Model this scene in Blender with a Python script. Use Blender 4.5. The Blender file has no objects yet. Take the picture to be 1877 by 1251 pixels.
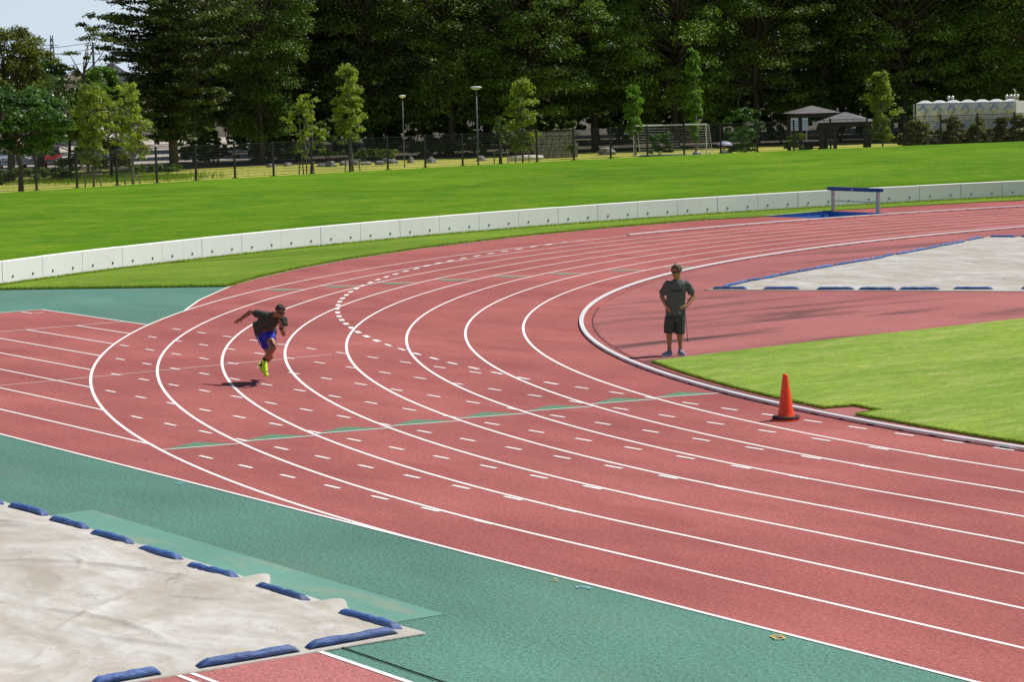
import bpy, bmesh, math, random
import numpy as np
from mathutils import Vector, Matrix, noise as mnoise
R = math.radians
random.seed(7)
sc = bpy.context.scene
COL = sc.collection

# ------------------------------------------------------------------ camera
CAM = (23.5195, -60.9842, 5.1865)
YAW, PITCH, ROLL = -0.98376, 0.10129, -0.02813
def camera():
    F = Vector((math.cos(PITCH)*math.sin(YAW), math.cos(PITCH)*math.cos(YAW), -math.sin(PITCH)))
    X = Vector((math.cos(YAW), -math.sin(YAW), 0)); U = X.cross(F)
    r2 = X*math.cos(ROLL) + U*math.sin(ROLL); u2 = -X*math.sin(ROLL) + U*math.cos(ROLL)
    m = Matrix((r2, u2, -F)).transposed().to_4x4(); m.translation = Vector(CAM)
    cd = bpy.data.cameras.new('camera'); co = bpy.data.objects.new('camera', cd); COL.objects.link(co)
    co.matrix_world = m
    cd.sensor_width = 36; cd.lens = 4652.02/1877*36; cd.clip_start = 0.5; cd.clip_end = 9000
    sc.camera = co
camera()
CR = Vector((math.cos(YAW), -math.sin(YAW), 0)); CF = Vector((math.sin(YAW), math.cos(YAW), 0))
CANG = math.atan2(CR.y, CR.x)          # turn of a local frame whose x runs to the viewer's right
KP = 1.104; PARK = .40; PZ = -.10    # park figures are noted on a 1:1.104 plan whose level is .40; the park itself lies at -.10
def polar(px, d):                      # a spot on the map: bearing (given as picture column) and distance
    v = CF*4652.0 + CR*(px-938.5); v.normalize()
    if 120 < d < 400: d *= KP
    return (CAM[0]+v.x*d, CAM[1]+v.y*d)

# ------------------------------------------------------------------ world, sun, exposure
SUN_EL, SUN_AZ = 58.5, 77.0            # azimuth counter-clockwise from +x
w = bpy.data.worlds.new('World'); sc.world = w; w.use_nodes = True
def world():
    nt = w.node_tree; nt.nodes.clear()
    out = nt.nodes.new('ShaderNodeOutputWorld'); bg = nt.nodes.new('ShaderNodeBackground')
    sky = nt.nodes.new('ShaderNodeTexSky'); sky.sky_type = 'NISHITA'; sky.sun_disc = False
    sky.sun_elevation = R(SUN_EL); sky.sun_rotation = R(90-SUN_AZ); sky.air_density = 1.0; sky.dust_density = 0.0; sky.ozone_density = 2.0
    tc = nt.nodes.new('ShaderNodeTexCoord'); mp = nt.nodes.new('ShaderNodeMapping'); mp.inputs['Scale'].default_value = (1, 1, 3.0)
    nz = nt.nodes.new('ShaderNodeTexNoise'); nz.inputs['Scale'].default_value = 3.2; nz.inputs['Detail'].default_value = 6
    rp = nt.nodes.new('ShaderNodeValToRGB'); rp.color_ramp.elements[0].position = .48; rp.color_ramp.elements[1].position = .8
    rp.color_ramp.elements[1].color = (.30, .30, .30, 1)
    mx = nt.nodes.new('ShaderNodeMixRGB'); mx.inputs[2].default_value = (14.5, 15.2, 16.0, 1)
    L = nt.links.new
    L(tc.outputs['Generated'], mp.inputs[0]); L(mp.outputs[0], nz.inputs['Vector']); L(nz.outputs[0], rp.inputs[0])
    sx_ = nt.nodes.new('ShaderNodeSeparateXYZ'); mr = nt.nodes.new('ShaderNodeMapRange'); mr.inputs[1].default_value = 0; mr.inputs[2].default_value = .22; mr.inputs[3].default_value = .9; mr.inputs[4].default_value = 0
    hz = nt.nodes.new('ShaderNodeMixRGB'); hz.inputs[2].default_value = (12.2, 14.8, 17.4, 1)        # pale humid air low over the horizon, all round
    L(tc.outputs['Generated'], sx_.inputs[0]); L(sx_.outputs[2], mr.inputs[0]); L(mr.outputs[0], hz.inputs[0]); L(sky.outputs[0], hz.inputs[1])
    L(rp.outputs[0], mx.inputs[0]); L(hz.outputs[0], mx.inputs[1]); L(mx.outputs[0], bg.inputs[0]); L(bg.outputs[0], out.inputs[0])
    bg.inputs[1].default_value = 0.055
world()
sd = bpy.data.lights.new('sun', 'SUN'); sd.energy = 4.9; sd.angle = R(.53); sd.color = (1, .955, .89)
so = bpy.data.objects.new('sun', sd); COL.objects.link(so)
sv = Vector((math.cos(R(SUN_EL))*math.cos(R(SUN_AZ)), math.cos(R(SUN_EL))*math.sin(R(SUN_AZ)), math.sin(R(SUN_EL))))
so.rotation_euler = sv.to_track_quat('Z', 'Y').to_euler(); so.location = sv*80
sc.view_settings.view_transform = 'Standard'; sc.view_settings.look = 'None'
sc.view_settings.exposure = 0.0; sc.view_settings.gamma = 1.0; sc.view_settings.use_curve_mapping = False
sc.render.engine = 'CYCLES'

# ------------------------------------------------------------------ helpers
def tag(o, label, cat, group=None):
    o['label'] = label; o['category'] = cat
    if group: o['group'] = group
    return o
def empty(name, loc, rz=0, label=None, cat=None, group=None):
    o = bpy.data.objects.new(name, None); COL.objects.link(o); o.rotation_euler = (0, 0, rz); o.empty_display_size = .2
    if abs(loc[2]-PARK) < .12: loc = (loc[0], loc[1], PZ+(loc[2]-PARK)*KP); o.scale = (KP,)*3
    o.location = loc
    if label: tag(o, label, cat, group)
    return o
def link(name, me, m=None, parent=None, kind=None):
    if m and not me.materials: me.materials.append(m)
    o = bpy.data.objects.new(name, me); COL.objects.link(o)
    if parent: o.parent = parent
    if kind: o['kind'] = kind
    return o
def mesh(vs, fs, smooth=False):
    me = bpy.data.meshes.new('m'); me.from_pydata([tuple(v) for v in vs], [], fs)
    bm = bmesh.new(); bm.from_mesh(me); bmesh.ops.recalc_face_normals(bm, faces=bm.faces); bm.to_mesh(me); bm.free()
    if smooth: me.polygons.foreach_set('use_smooth', [True]*len(me.polygons))
    return me
class MB:
    def __init__(s): s.v = []; s.f = []
    def add(s, vs, fs):
        o = len(s.v); s.v += [tuple(v) for v in vs]; s.f += [tuple(i+o for i in f) for f in fs]; return s
    def box(s, c, d, rz=0):
        x, y, z = d[0]/2, d[1]/2, d[2]/2; ca, sa = math.cos(rz), math.sin(rz); vs = []
        for k in (-z, z):
            for a, b in ((-x, -y), (x, -y), (x, y), (-x, y)): vs.append((c[0]+a*ca-b*sa, c[1]+a*sa+b*ca, c[2]+k))
        return s.add(vs, [(3, 2, 1, 0), (4, 5, 6, 7), (0, 1, 5, 4), (1, 2, 6, 5), (2, 3, 7, 6), (3, 0, 4, 7)])
    def tube(s, pts, rad, n=6, cap=True, flat=1.0):
        pts = [Vector(p) for p in pts]; rad = rad if isinstance(rad, (list, tuple)) else [rad]*len(pts); vs = []; fs = []
        for i, p in enumerate(pts):
            t = (pts[min(i+1, len(pts)-1)]-pts[max(i-1, 0)])
            t = t.normalized() if t.length > 1e-9 else Vector((0, 0, 1))
            a = t.cross(Vector((0, 0, 1)) if abs(t.z) < .9 else Vector((1, 0, 0))).normalized(); b = t.cross(a)
            for k in range(n):
                q = 2*math.pi*k/n; vs.append(p + a*rad[i]*math.cos(q) + b*rad[i]*flat*math.sin(q))
        for i in range(len(pts)-1):
            for k in range(n): fs.append((i*n+k, i*n+(k+1) % n, (i+1)*n+(k+1) % n, (i+1)*n+k))
        if cap: fs.append(tuple(range(n-1, -1, -1))); fs.append(tuple((len(pts)-1)*n+k for k in range(n)))
        return s.add(vs, fs)
    def ball(s, c, r, nu=10, nv=7, rot=None):
        r = r if isinstance(r, (list, tuple)) else (r, r, r); vs = []; fs = []
        for j in range(nv+1):
            ph = math.pi*j/nv
            for i in range(nu):
                th = 2*math.pi*i/nu; v = Vector((r[0]*math.sin(ph)*math.cos(th), r[1]*math.sin(ph)*math.sin(th), r[2]*math.cos(ph)))
                if rot: v = rot @ v
                vs.append(Vector(c)+v)
        for j in range(nv):
            for i in range(nu):
                a, b = j*nu+i, j*nu+(i+1) % nu
                if j == 0: fs.append((a, a+nu, b+nu))
                elif j == nv-1: fs.append((a, a+nu, b))
                else: fs.append((a, a+nu, b+nu, b))
        return s.add(vs, fs)
    def lathe(s, prof, c=(0, 0, 0), n=24):
        vs = []; fs = []
        for r, z in prof:
            for k in range(n): q = 2*math.pi*k/n; vs.append((c[0]+r*math.cos(q), c[1]+r*math.sin(q), c[2]+z))
        for i in range(len(prof)-1):
            for k in range(n): fs.append((i*n+k, i*n+(k+1) % n, (i+1)*n+(k+1) % n, (i+1)*n+k))
        fs.append(tuple(range(n-1, -1, -1))); fs.append(tuple((len(prof)-1)*n+k for k in range(n)))
        return s.add(vs, fs)
    def me(s, smooth=False): return mesh(s.v, s.f, smooth)
    def build(s, name, m, parent=None, smooth=False, kind=None): return link(name, s.me(smooth), m, parent, kind)
def arc(r, a0, a1, n, c=(0, 0)):
    return [(c[0]+r*math.cos(R(a0+(a1-a0)*i/n)), c[1]+r*math.sin(R(a0+(a1-a0)*i/n))) for i in range(n+1)]
def ribbon(pts, wd, z, name='lane_line', m=None, parent=None, closed=False):      # flat painted line along a path
    P = [Vector(p) for p in pts]; vs = []; fs = []
    for i, p in enumerate(P):
        t = (P[min(i+1, len(P)-1)]-P[max(i-1, 0)]).normalized(); nn = Vector((-t.y, t.x))
        vs += [(p.x+nn.x*wd/2, p.y+nn.y*wd/2, z), (p.x-nn.x*wd/2, p.y-nn.y*wd/2, z)]
    for i in range(len(P)-1): fs.append((2*i, 2*i+1, 2*i+3, 2*i+2))
    return link(name, mesh_up(vs, fs), m, parent)
def mesh_up(vs, fs):
    me = bpy.data.meshes.new('m'); me.from_pydata([tuple(v) for v in vs], [], fs)
    bm = bmesh.new(); bm.from_mesh(me)
    for f in bm.faces:
        f.normal_update()
        if f.normal.z < 0: f.normal_flip()
    bm.to_mesh(me); bm.free(); return me
def sheet(pts, z, name, m, thick=0, kind='structure', parent=None):
    bm = bmesh.new(); vs = [bm.verts.new((p[0], p[1], z)) for p in pts]; f = bm.faces.new(vs); f.normal_update()
    if f.normal.z < 0: f.normal_flip()
    bmesh.ops.triangulate(bm, faces=[f])
    if thick:
        n = len(vs); lo = [bm.verts.new((p[0], p[1], z-thick)) for p in pts]
        for i in range(n): bm.faces.new((vs[i], vs[(i+1) % n], lo[(i+1) % n], lo[i]))
        bmesh.ops.recalc_face_normals(bm, faces=bm.faces)
    me = bpy.data.meshes.new(name); bm.to_mesh(me); bm.free()
    return link(name, me, m, parent, kind)

# ------------------------------------------------------------------ materials
def nodes(name):
    m = bpy.data.materials.new(name); m.use_nodes = True; nt = m.node_tree; b = nt.nodes['Principled BSDF']; return m, nt, b
def ntex(nt, scale, detail=4, rough=.55, vec=None, stretch=None, rot=None, dist=0):
    tc = nt.nodes.new('ShaderNodeTexCoord'); n = nt.nodes.new('ShaderNodeTexNoise')
    n.inputs['Scale'].default_value = scale; n.inputs['Detail'].default_value = detail; n.inputs['Roughness'].default_value = rough; n.inputs['Distortion'].default_value = dist
    src = tc.outputs['Object']
    if stretch or rot:
        mp = nt.nodes.new('ShaderNodeMapping'); mp.inputs['Scale'].default_value = stretch or (1, 1, 1); mp.inputs['Rotation'].default_value = rot or (0, 0, 0)
        nt.links.new(src, mp.inputs[0]); src = mp.outputs[0]
    nt.links.new(src, n.inputs['Vector']); return n.outputs[0]
def ramp(nt, fac, stops):
    r = nt.nodes.new('ShaderNodeValToRGB'); e = r.color_ramp.elements
    while len(e) < len(stops): e.new(.5)
    for i, (p, c) in enumerate(stops): e[i].position = p; e[i].color = (*c, 1) if len(c) == 3 else c
    nt.links.new(fac, r.inputs[0]); return r.outputs[0]
def mix(nt, fac, a, b, mode='MIX'):
    n = nt.nodes.new('ShaderNodeMixRGB'); n.blend_type = mode
    for i, v in enumerate((fac, a, b)):
        if isinstance(v, (int, float)): n.inputs[i].default_value = v if i == 0 else (v, v, v, 1)
        elif isinstance(v, tuple): n.inputs[i].default_value = (*v, 1)
        else: nt.links.new(v, n.inputs[i])
    return n.outputs[0]
def bump(nt, b, h, strength, dist):
    n = nt.nodes.new('ShaderNodeBump'); n.inputs['Strength'].default_value = strength; n.inputs['Distance'].default_value = dist
    nt.links.new(h, n.inputs['Height']); nt.links.new(n.outputs[0], b.inputs['Normal'])
def plain(name, c, rough=.6, metal=0, var=.15, scale=6, bmp=0, spec=None):
    m, nt, b = nodes(name); n = ntex(nt, scale, 5)
    d = tuple(x*(1-var) for x in c); l = tuple(min(1, x*(1+var)) for x in c)
    nt.links.new(ramp(nt, n, [(.3, d), (.7, l)]), b.inputs['Base Color'])
    b.inputs['Roughness'].default_value = rough; b.inputs['Metallic'].default_value = metal
    if spec is not None: b.inputs['Specular IOR Level'].default_value = spec
    if bmp: bump(nt, b, ntex(nt, scale*8, 3), bmp, .01)
    return m
def rubber(name, c, grain, patch, stain=0, stainrot=0, stcol=(.055, .04, .04), stst=(2.2, .35, 1), stsc=.35):        # granulated synthetic surface
    m, nt, b = nodes(name); L = nt.links.new
    g = ntex(nt, 60, 2, .7); g2 = ntex(nt, 22, 3, .7); p = ntex(nt, .55, 5, .6, stretch=(.55, 1.3, 1))
    k = ntex(nt, .16, 3, .5)
    base = ramp(nt, p, [(.25, tuple(x*(1-patch) for x in c)), (.75, tuple(x*(1+patch) for x in c))])
    base = mix(nt, 1, base, ramp(nt, g, [(.3, (1-grain,)*3), (.7, (1+grain,)*3)]), 'MULTIPLY')
    base = mix(nt, 1, base, ramp(nt, g2, [(.33, (1-grain*.6,)*3), (.67, (1+grain*.6,)*3)]), 'MULTIPLY')
    base = mix(nt, 1, base, ramp(nt, k, [(.3, (.86, .81, .83)), (.7, (1.08, 1.08, 1.08))]), 'MULTIPLY')
    if stain:
        s = ntex(nt, stsc, 5, .6, stretch=stst, rot=(0, 0, stainrot), dist=.6)
        base = mix(nt, ramp(nt, s, [(.52, (0, 0, 0)), (.72, (stain,)*3)]), base, stcol)
    L(base, b.inputs['Base Color']); b.inputs['Roughness'].default_value = .92; b.inputs['Specular IOR Level'].default_value = .14
    bump(nt, b, g, .5, .004); return m
def turf(name, a, bcol, dry, dryamt=.5, sx=(.5, 1.6, 1), rot=0, bl=.8):
    m, nt, b = nodes(name); L = nt.links.new
    p = ntex(nt, .45, 6, .62, stretch=sx, rot=(0, 0, rot)); q = ntex(nt, 1.7, 5, .6, stretch=sx, rot=(0, 0, rot)); f = ntex(nt, 38, 4, .7, stretch=(1, 1, .3)); f2 = ntex(nt, 9, 4, .6, stretch=sx, rot=(0, 0, rot))
    c = ramp(nt, p, [(.36, a), (.64, bcol)]); kk = ntex(nt, .12, 4, .55, stretch=sx, rot=(0, 0, rot)); c = mix(nt, 1, c, ramp(nt, kk, [(.35, (.84, .88, .84)), (.65, (1.12, 1.08, 1.1))]), 'MULTIPLY')
    c = mix(nt, ramp(nt, q, [(.48, (0, 0, 0)), (.75, (dryamt,)*3)]), c, dry)
    c = mix(nt, 1, c, ramp(nt, f2, [(.3, (.74, .78, .7)), (.7, (1.2, 1.18, 1.12))]), 'MULTIPLY')
    c = mix(nt, 1, c, ramp(nt, f, [(.3, (.52, .56, .48)), (.7, (1.42, 1.38, 1.3))]), 'MULTIPLY')
    L(c, b.inputs['Base Color']); b.inputs['Roughness'].default_value = .9; b.inputs['Specular IOR Level'].default_value = .06
    bump(nt, b, f, bl, .03); return m
def leafmat(name, dark, light, trans=.35, rough=.45):
    m, nt, b = nodes(name); L = nt.links.new
    at = nt.nodes.new('ShaderNodeAttribute'); at.attribute_name = 'tint'
    oi = nt.nodes.new('ShaderNodeObjectInfo')
    c = ramp(nt, at.outputs['Fac'], [(0, dark), (1, light)])
    h = nt.nodes.new('ShaderNodeHueSaturation'); mr = nt.nodes.new('ShaderNodeMapRange'); mr.inputs[3].default_value = .8; mr.inputs[4].default_value = 1.2
    L(oi.outputs['Random'], mr.inputs[0]); L(mr.outputs[0], h.inputs['Value']); L(c, h.inputs['Color']); c = h.outputs[0]
    L(c, b.inputs['Base Color']); b.inputs['Roughness'].default_value = rough; b.inputs['Specular IOR Level'].default_value = .35
    tr = nt.nodes.new('ShaderNodeBsdfTranslucent'); ms = nt.nodes.new('ShaderNodeMixShader'); ms.inputs[0].default_value = trans
    L(mix(nt, 1, c, (1.25, 1.25, .5), 'MULTIPLY'), tr.inputs[0]); L(b.outputs[0], ms.inputs[1]); L(tr.outputs[0], ms.inputs[2])
    L(ms.outputs[0], nt.nodes['Material Output'].inputs[0]); return m
M = {}
M['red'] = rubber('red_track_rubber', (.358, .114, .104), .38, .19, stain=.55, stcol=(.26, .066, .062), stst=(.5, 1.6, 1), stsc=.5)
M['dzone'] = rubber('red_dzone_rubber', (.37, .138, .130), .34, .10, stain=.95, stainrot=R(-38))
M['runway'] = rubber('red_runway_rubber', (.42, .155, .15), .4, .1)
M['green'] = rubber('green_rubber', (.104, .238, .187), .55, .13, stain=.35, stcol=(.15, .20, .14), stst=(.6, 1.6, 1), stsc=.45)
M['palegreen'] = rubber('pale_green_rubber', (.15, .34, .27), .10, .10, stain=.6, stcol=(.34, .31, .22), stst=(.6, 2.5, 1), stsc=.9)
def paint_mat():
    m, nt, b = nodes('white_line_paint')
    c = ramp(nt, ntex(nt, 2.5, 5), [(.3, (.80, .78, .76)), (.7, (.90, .89, .87))])
    c = mix(nt, ramp(nt, ntex(nt, 24, 5, .7), [(.60, (0, 0, 0)), (.78, (.6,)*3)]), c, (.60, .36, .33))
    nt.links.new(c, b.inputs['Base Color']); b.inputs['Roughness'].default_value = .8; b.inputs['Specular IOR Level'].default_value = .1; return m
M['paint'] = paint_mat()
M['markgreen'] = plain('green_mark_paint', (.10, .21, .12), .8, var=.15, scale=8)
M['bank'] = turf('bank_grass', (.074, .192, .007), (.130, .255, .012), (.24, .275, .04), .6, sx=(1.0, .55, .6), rot=R(5))
M['strip'] = turf('verge_grass', (.118, .225, .022), (.180, .285, .034), (.28, .31, .07), .45, sx=(1.5, .42, .6), rot=R(5))
M['infield'] = turf('infield_grass', (.185, .305, .048), (.275, .375, .075), (.38, .41, .16), .7, sx=(1.5, .35, 1), rot=R(-8), bl=.5)
M['dirt'] = plain('turf_edge_soil', (.05, .04, .03), .95, var=.3, scale=30)
M['lawn'] = turf('dry_park_lawn', (.36, .38, .08), (.46, .45, .12), (.50, .44, .18), .5, sx=(.6, .6, .6))
M['ground'] = plain('bare_ground', (.20, .16, .115), .95, var=.3, scale=.4)
M['litter'] = plain('leaf_litter', (.075, .062, .036), .95, var=.4, scale=.8)
M['gravel'] = plain('car_park_gravel', (.42, .37, .32), .95, var=.15, scale=.8)
M['alu'] = plain('white_kerb_metal', (.80, .80, .80), .35, var=.05, scale=3)
M['black'] = plain('black_rubber', (.012, .012, .013), .7, var=.3, scale=20)
M['steel'] = plain('galvanised_steel', (.45, .46, .47), .45, .7, var=.15, scale=20)
M['polegrey'] = plain('grey_pole_paint', (.14, .145, .16), .5, .2, var=.12, scale=6)
M['lampwhite'] = plain('pale_lamp_paint', (.62, .63, .62), .4, var=.06, scale=6)
M['fence'] = plain('dark_brown_fence_paint', (.020, .016, .014), .5, var=.2, scale=20)
M['wood'] = plain('weathered_stake', (.30, .26, .21), .85, var=.25, scale=14, bmp=.3)
M['bark'] = plain('tree_bark', (.085, .068, .052), .95, var=.4, scale=9, bmp=.6)
M['palebark'] = plain('pale_bark', (.24, .22, .19), .9, var=.3, scale=9, bmp=.4)
M['rock'] = plain('grey_rock', (.25, .245, .235), .9, var=.35, scale=4, bmp=.5)
M['stone'] = plain('stone_wall', (.26, .25, .23), .9, var=.4, scale=5, bmp=.5)
def tarp_mat():
    m, nt, b = nodes('blue_tarp'); L = nt.links.new; oi = nt.nodes.new('ShaderNodeObjectInfo'); h = nt.nodes.new('ShaderNodeHueSaturation'); mr = nt.nodes.new('ShaderNodeMapRange')
    mr.inputs[3].default_value = .95; mr.inputs[4].default_value = 1.6; L(oi.outputs['Random'], mr.inputs[0]); L(mr.outputs[0], h.inputs['Value'])
    L(ramp(nt, ntex(nt, 9, 5), [(.3, (.024, .062, .20)), (.7, (.055, .13, .36))]), h.inputs['Color'])
    c = mix(nt, ramp(nt, ntex(nt, 3.5, 6, .65), [(.52, (0, 0, 0)), (.75, (.55,)*3)]), h.outputs[0], (.22, .24, .28))
    L(c, b.inputs['Base Color']); b.inputs['Roughness'].default_value = .55; bump(nt, b, ntex(nt, 22, 4, .6, stretch=(.5, 2, 2)), .9, .02); return m
M['tarpblue'] = tarp_mat()
M['padblue'] = plain('blue_pad', (.008, .03, .20), .45, var=.15, scale=8)
M['waterblue'] = plain('water_pit_blue', (.06, .19, .46), .55, var=.15, scale=3)
M['orange'] = plain('orange_plastic', (.93, .065, .010), .38, var=.1, scale=5)
M['rooftile'] = plain('grey_shingle', (.16, .15, .155), .8, var=.25, scale=7)
M['darkwood'] = plain('dark_timber', (.012, .010, .009), .8, var=.3, scale=12)
M['board'] = plain('notice_board', (.42, .52, .66), .5, var=.06, scale=4)
M['concrete_slab'] = plain('pale_paving', (.55, .53, .50), .9, var=.12, scale=2)
M['red_car'] = plain('red_car_paint', (.45, .02, .04), .25, .1, var=.05)
M['white_car'] = plain('white_car_paint', (.75, .75, .76), .25, var=.04)
M['blue_car'] = plain('pale_blue_car_paint', (.35, .45, .58), .25, var=.04)
M['glass'] = plain('dark_glass', (.03, .035, .04), .08, var=.1)
M['housewall'] = plain('grey_house_wall', (.30, .32, .36), .8, var=.08)
M['palewall'] = plain('pale_wall', (.62, .60, .56), .8, var=.1, scale=1)
M['houseroof'] = plain('brown_house_roof', (.19, .13, .115), .8, var=.15)
M['greyroof'] = plain('grey_house_roof', (.24, .25, .27), .8, var=.15)
M['cloth_grey'] = plain('charcoal_shirt_cloth', (.105, .110, .105), .95, var=.15, scale=30)
M['cloth_short'] = plain('dark_shorts_cloth', (.060, .063, .062), .95, var=.15, scale=30)
M['cloth_olive'] = plain('dark_olive_shirt_cloth', (.046, .052, .042), .95, var=.2, scale=30)
M['cloth_blue'] = plain('royal_blue_cloth', (.024, .028, .42), .8, var=.12, scale=20)
M['navy'] = plain('navy_cloth', (.01, .011, .02), .9, var=.2, scale=20)
M['skin'] = plain('tanned_skin', (.42, .185, .09), .55, var=.08, scale=12)
M['skin2'] = plain('brown_skin', (.27, .115, .06), .5, var=.08, scale=12)
M['hair'] = plain('brown_hair', (.07, .035, .016), .6, var=.5, scale=45, bmp=.5)
M['hair2'] = plain('black_brown_hair', (.022, .015, .012), .6, var=.5, scale=45, bmp=.5)
M['neon'] = plain('neon_yellow_shoe', (.62, .95, .03), .5, var=.05, scale=8)
M['shoegrey'] = plain('grey_blue_shoe', (.22, .26, .34), .7, var=.25, scale=25)
M['white'] = plain('white_plastic', (.78, .78, .77), .5, var=.05)
M['darktext'] = plain('dark_print', (.02, .022, .023), .9, var=.1)
M['umbrella'] = plain('grey_lilac_umbrella', (.42, .42, .56), .6, var=.08)
M['l_dark'] = leafmat('dark_broadleaf', (.024, .046, .011), (.160, .255, .042), .40)
M['l_mid'] = leafmat('mid_broadleaf', (.032, .070, .014), (.205, .33, .052), .42)
M['l_conifer'] = leafmat('dark_conifer_spray', (.020, .032, .010), (.115, .155, .034), .32)
M['l_olive'] = leafmat('olive_leaf', (.045, .068, .010), (.19, .225, .028), .35)
M['l_young'] = leafmat('young_yellow_green_leaf', (.13, .185, .018), (.38, .47, .075), .45)
M['l_green'] = leafmat('glossy_green_leaf', (.020, .055, .012), (.095, .22, .040), .3, .35)
M['l_bright'] = leafmat('bright_green_leaf', (.07, .18, .014), (.20, .38, .04), .45)
M['l_hedge'] = leafmat('hedge_leaf', (.035, .070, .009), (.18, .27, .03), .35)
M['l_rusty'] = leafmat('rusty_shrub_leaf', (.05, .07, .012), (.24, .24, .07), .35)
M['l_grass'] = leafmat('tall_grass_blade', (.10, .20, .015), (.26, .38, .05), .5)
M['l_edge'] = leafmat('edge_grass_blade', (.16, .27, .02), (.34, .42, .08), .5)
def cover_mat(k=1.0, nm='canvas_cover', dk=.66):
    m, nt, b = nodes(nm); L = nt.links.new
    a = ntex(nt, .6, 9, .66, stretch=(1, 1.5, 1), dist=.9); s = ntex(nt, 1.3, 9, .7, stretch=(.8, 1.6, 1), rot=(0, 0, .4), dist=.8); d = ntex(nt, 1.9, 10, .75, stretch=(.6, 1.7, 1), rot=(0, 0, .5), dist=.6); f = ntex(nt, 45, 4, .7)
    ln = ntex(nt, 1.1, 5, .6, rot=(0, 0, 1.0), dist=1.5); mk = ntex(nt, .8, 4, .6)
    c = ramp(nt, a, [(.34, (.42, .39, .335)), (.5, (.52, .495, .45)), (.64, (.62, .605, .58))])
    c = mix(nt, ramp(nt, s, [(.46, (0, 0, 0)), (.66, (.55,)*3)]), c, (.43, .355, .28))
    c = mix(nt, ramp(nt, d, [(dk, (0, 0, 0)), (dk+.1, (.75,)*3)]), c, (.14, .11, .08))
    cr = ramp(nt, ln, [(.487, (0, 0, 0)), (.5, (1, 1, 1)), (.513, (0, 0, 0))]); cr = mix(nt, 1, cr, ramp(nt, mk, [(.5, (0, 0, 0)), (.62, (.55,)*3)]), 'MULTIPLY')
    c = mix(nt, cr, c, (.24, .205, .165))
    c = mix(nt, 1, c, ramp(nt, f, [(.3, (.90*k,)*3), (.7, (1.08*k,)*3)]), 'MULTIPLY')
    L(c, b.inputs['Base Color']); b.inputs['Roughness'].default_value = .9; b.inputs['Specular IOR Level'].default_value = .1
    bump(nt, b, d, .3, .012); return m
M['cover'] = cover_mat(.97); M['cover_tan'] = cover_mat(.86, 'tan_canvas_cover', .58)
def wall_mat():
    m, nt, b = nodes('pale_concrete'); L = nt.links.new
    a = ntex(nt, .5, 5); s = ntex(nt, 2.5, 5, .6, stretch=(3, 3, .25)); f = ntex(nt, 40, 3)
    c = ramp(nt, a, [(.3, (.90, .87, .88)), (.7, (.96, .94, .95))])
    c = mix(nt, ramp(nt, s, [(.5, (0, 0, 0)), (.85, (.16,)*3)]), c, (.55, .56, .56))
    c = mix(nt, 1, c, ramp(nt, f, [(.3, (.95,)*3), (.7, (1.04,)*3)]), 'MULTIPLY')
    L(c, b.inputs['Base Color']); b.inputs['Roughness'].default_value = .85; return m
M['concrete'] = wall_mat()
def tank_mat():
    m, nt, b = nodes('stainless_tank_panel'); b.inputs['Base Color'].default_value = (.66, .64, .59, 1); b.inputs['Metallic'].default_value = .75
    nt.links.new(ramp(nt, ntex(nt, 3, 3), [(.3, (.38,)*3), (.7, (.5,)*3)]), b.inputs['Roughness']); return m
M['tank'] = tank_mat()

# ------------------------------------------------------------------ the stadium floor
R0 = 36.307; LW = 1.22
rk = lambda k: R0+LW*k-(.025 if k else 0)
R8 = rk(8)
sheet([(-4000, -4000), (4000, -4000), (4000, 4000), (-4000, 4000)], -1.0, 'ground', M['ground'])
OUT = [(-160, R8), (-132.43, 46.08), (-136, 46.62), (-140.98, 47.38), (-144.3, 47.78), (-148.1, 48.2), (-152.5, 48.65), (-158.1, 49.1), (-164.5, 49.55), (-170, 49.75), (-176, 49.85)]
outer = [(r*math.cos(R(a)), r*math.sin(R(a))) for a, r in OUT[1:]]
PIT = [(-49.41, -1.0), (-46.50, -0.62), (-46.78, 2.75), (-50.08, 2.68)]
outer2 = arc(50.15, 176.5, 95, 40)
red = [(-34.25, -R8-.025), (70, -R8-.025), (70, 50.15)] + list(reversed(outer2)) + [PIT[3], PIT[2], PIT[1], PIT[0]] + list(reversed(outer)) \
      + arc(R8+.025, -133, -(180-math.degrees(math.asin(R0/(R8+.025)))), 8)[1:] + [(-34.25, -R0)]
sheet([(-70, -72), (70, -72), (70, -R8+.5), (-20, -R8+.5), (-20, -36), (-30, -33), (-36, -28.5), (-36.6, -29.75), (-41.2, -34.53), (-47, -41), (-70, -60)], 0, 'green_apron', M['green'])
track = sheet(red, .004, 'track', M['red'])
sheet(arc(35.98, -93, -270, 90) + [(70, 35.98), (70, -35.98), (-1.9, -35.98)], .008, 'd_zone', M['dzone'])
def jag(pts, step=.25, amp=.012, seed=1):
    rr = random.Random(seed); o = []
    for i in range(len(pts)-1):
        a, b = Vector(pts[i]), Vector(pts[i+1]); n = max(1, int((b-a).length/step))
        for k in range(n):
            q = a.lerp(b, k/n); o.append((q.x+rr.uniform(-amp, amp), q.y+rr.uniform(-amp, amp)))
    return o + [tuple(pts[-1])]
edge = arc(35.87, -112.4, -100.3, 30) + [(-6.26, -34.77), (-5.54, -34.89), (-5.47, -35.46)] + arc(35.86, -98.5, -90, 24) + [(12, -35.86)]
top = [(-14.3, 38), (-14.21, -23.12), (-14.05, -28.5), (-13.65, -33.18)]
infield = sheet(jag(top+edge[1:], .22, .012) + [(70, -35.86), (70, 38)], .042, 'infield_lawn', M['infield'], thick=.033)
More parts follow.
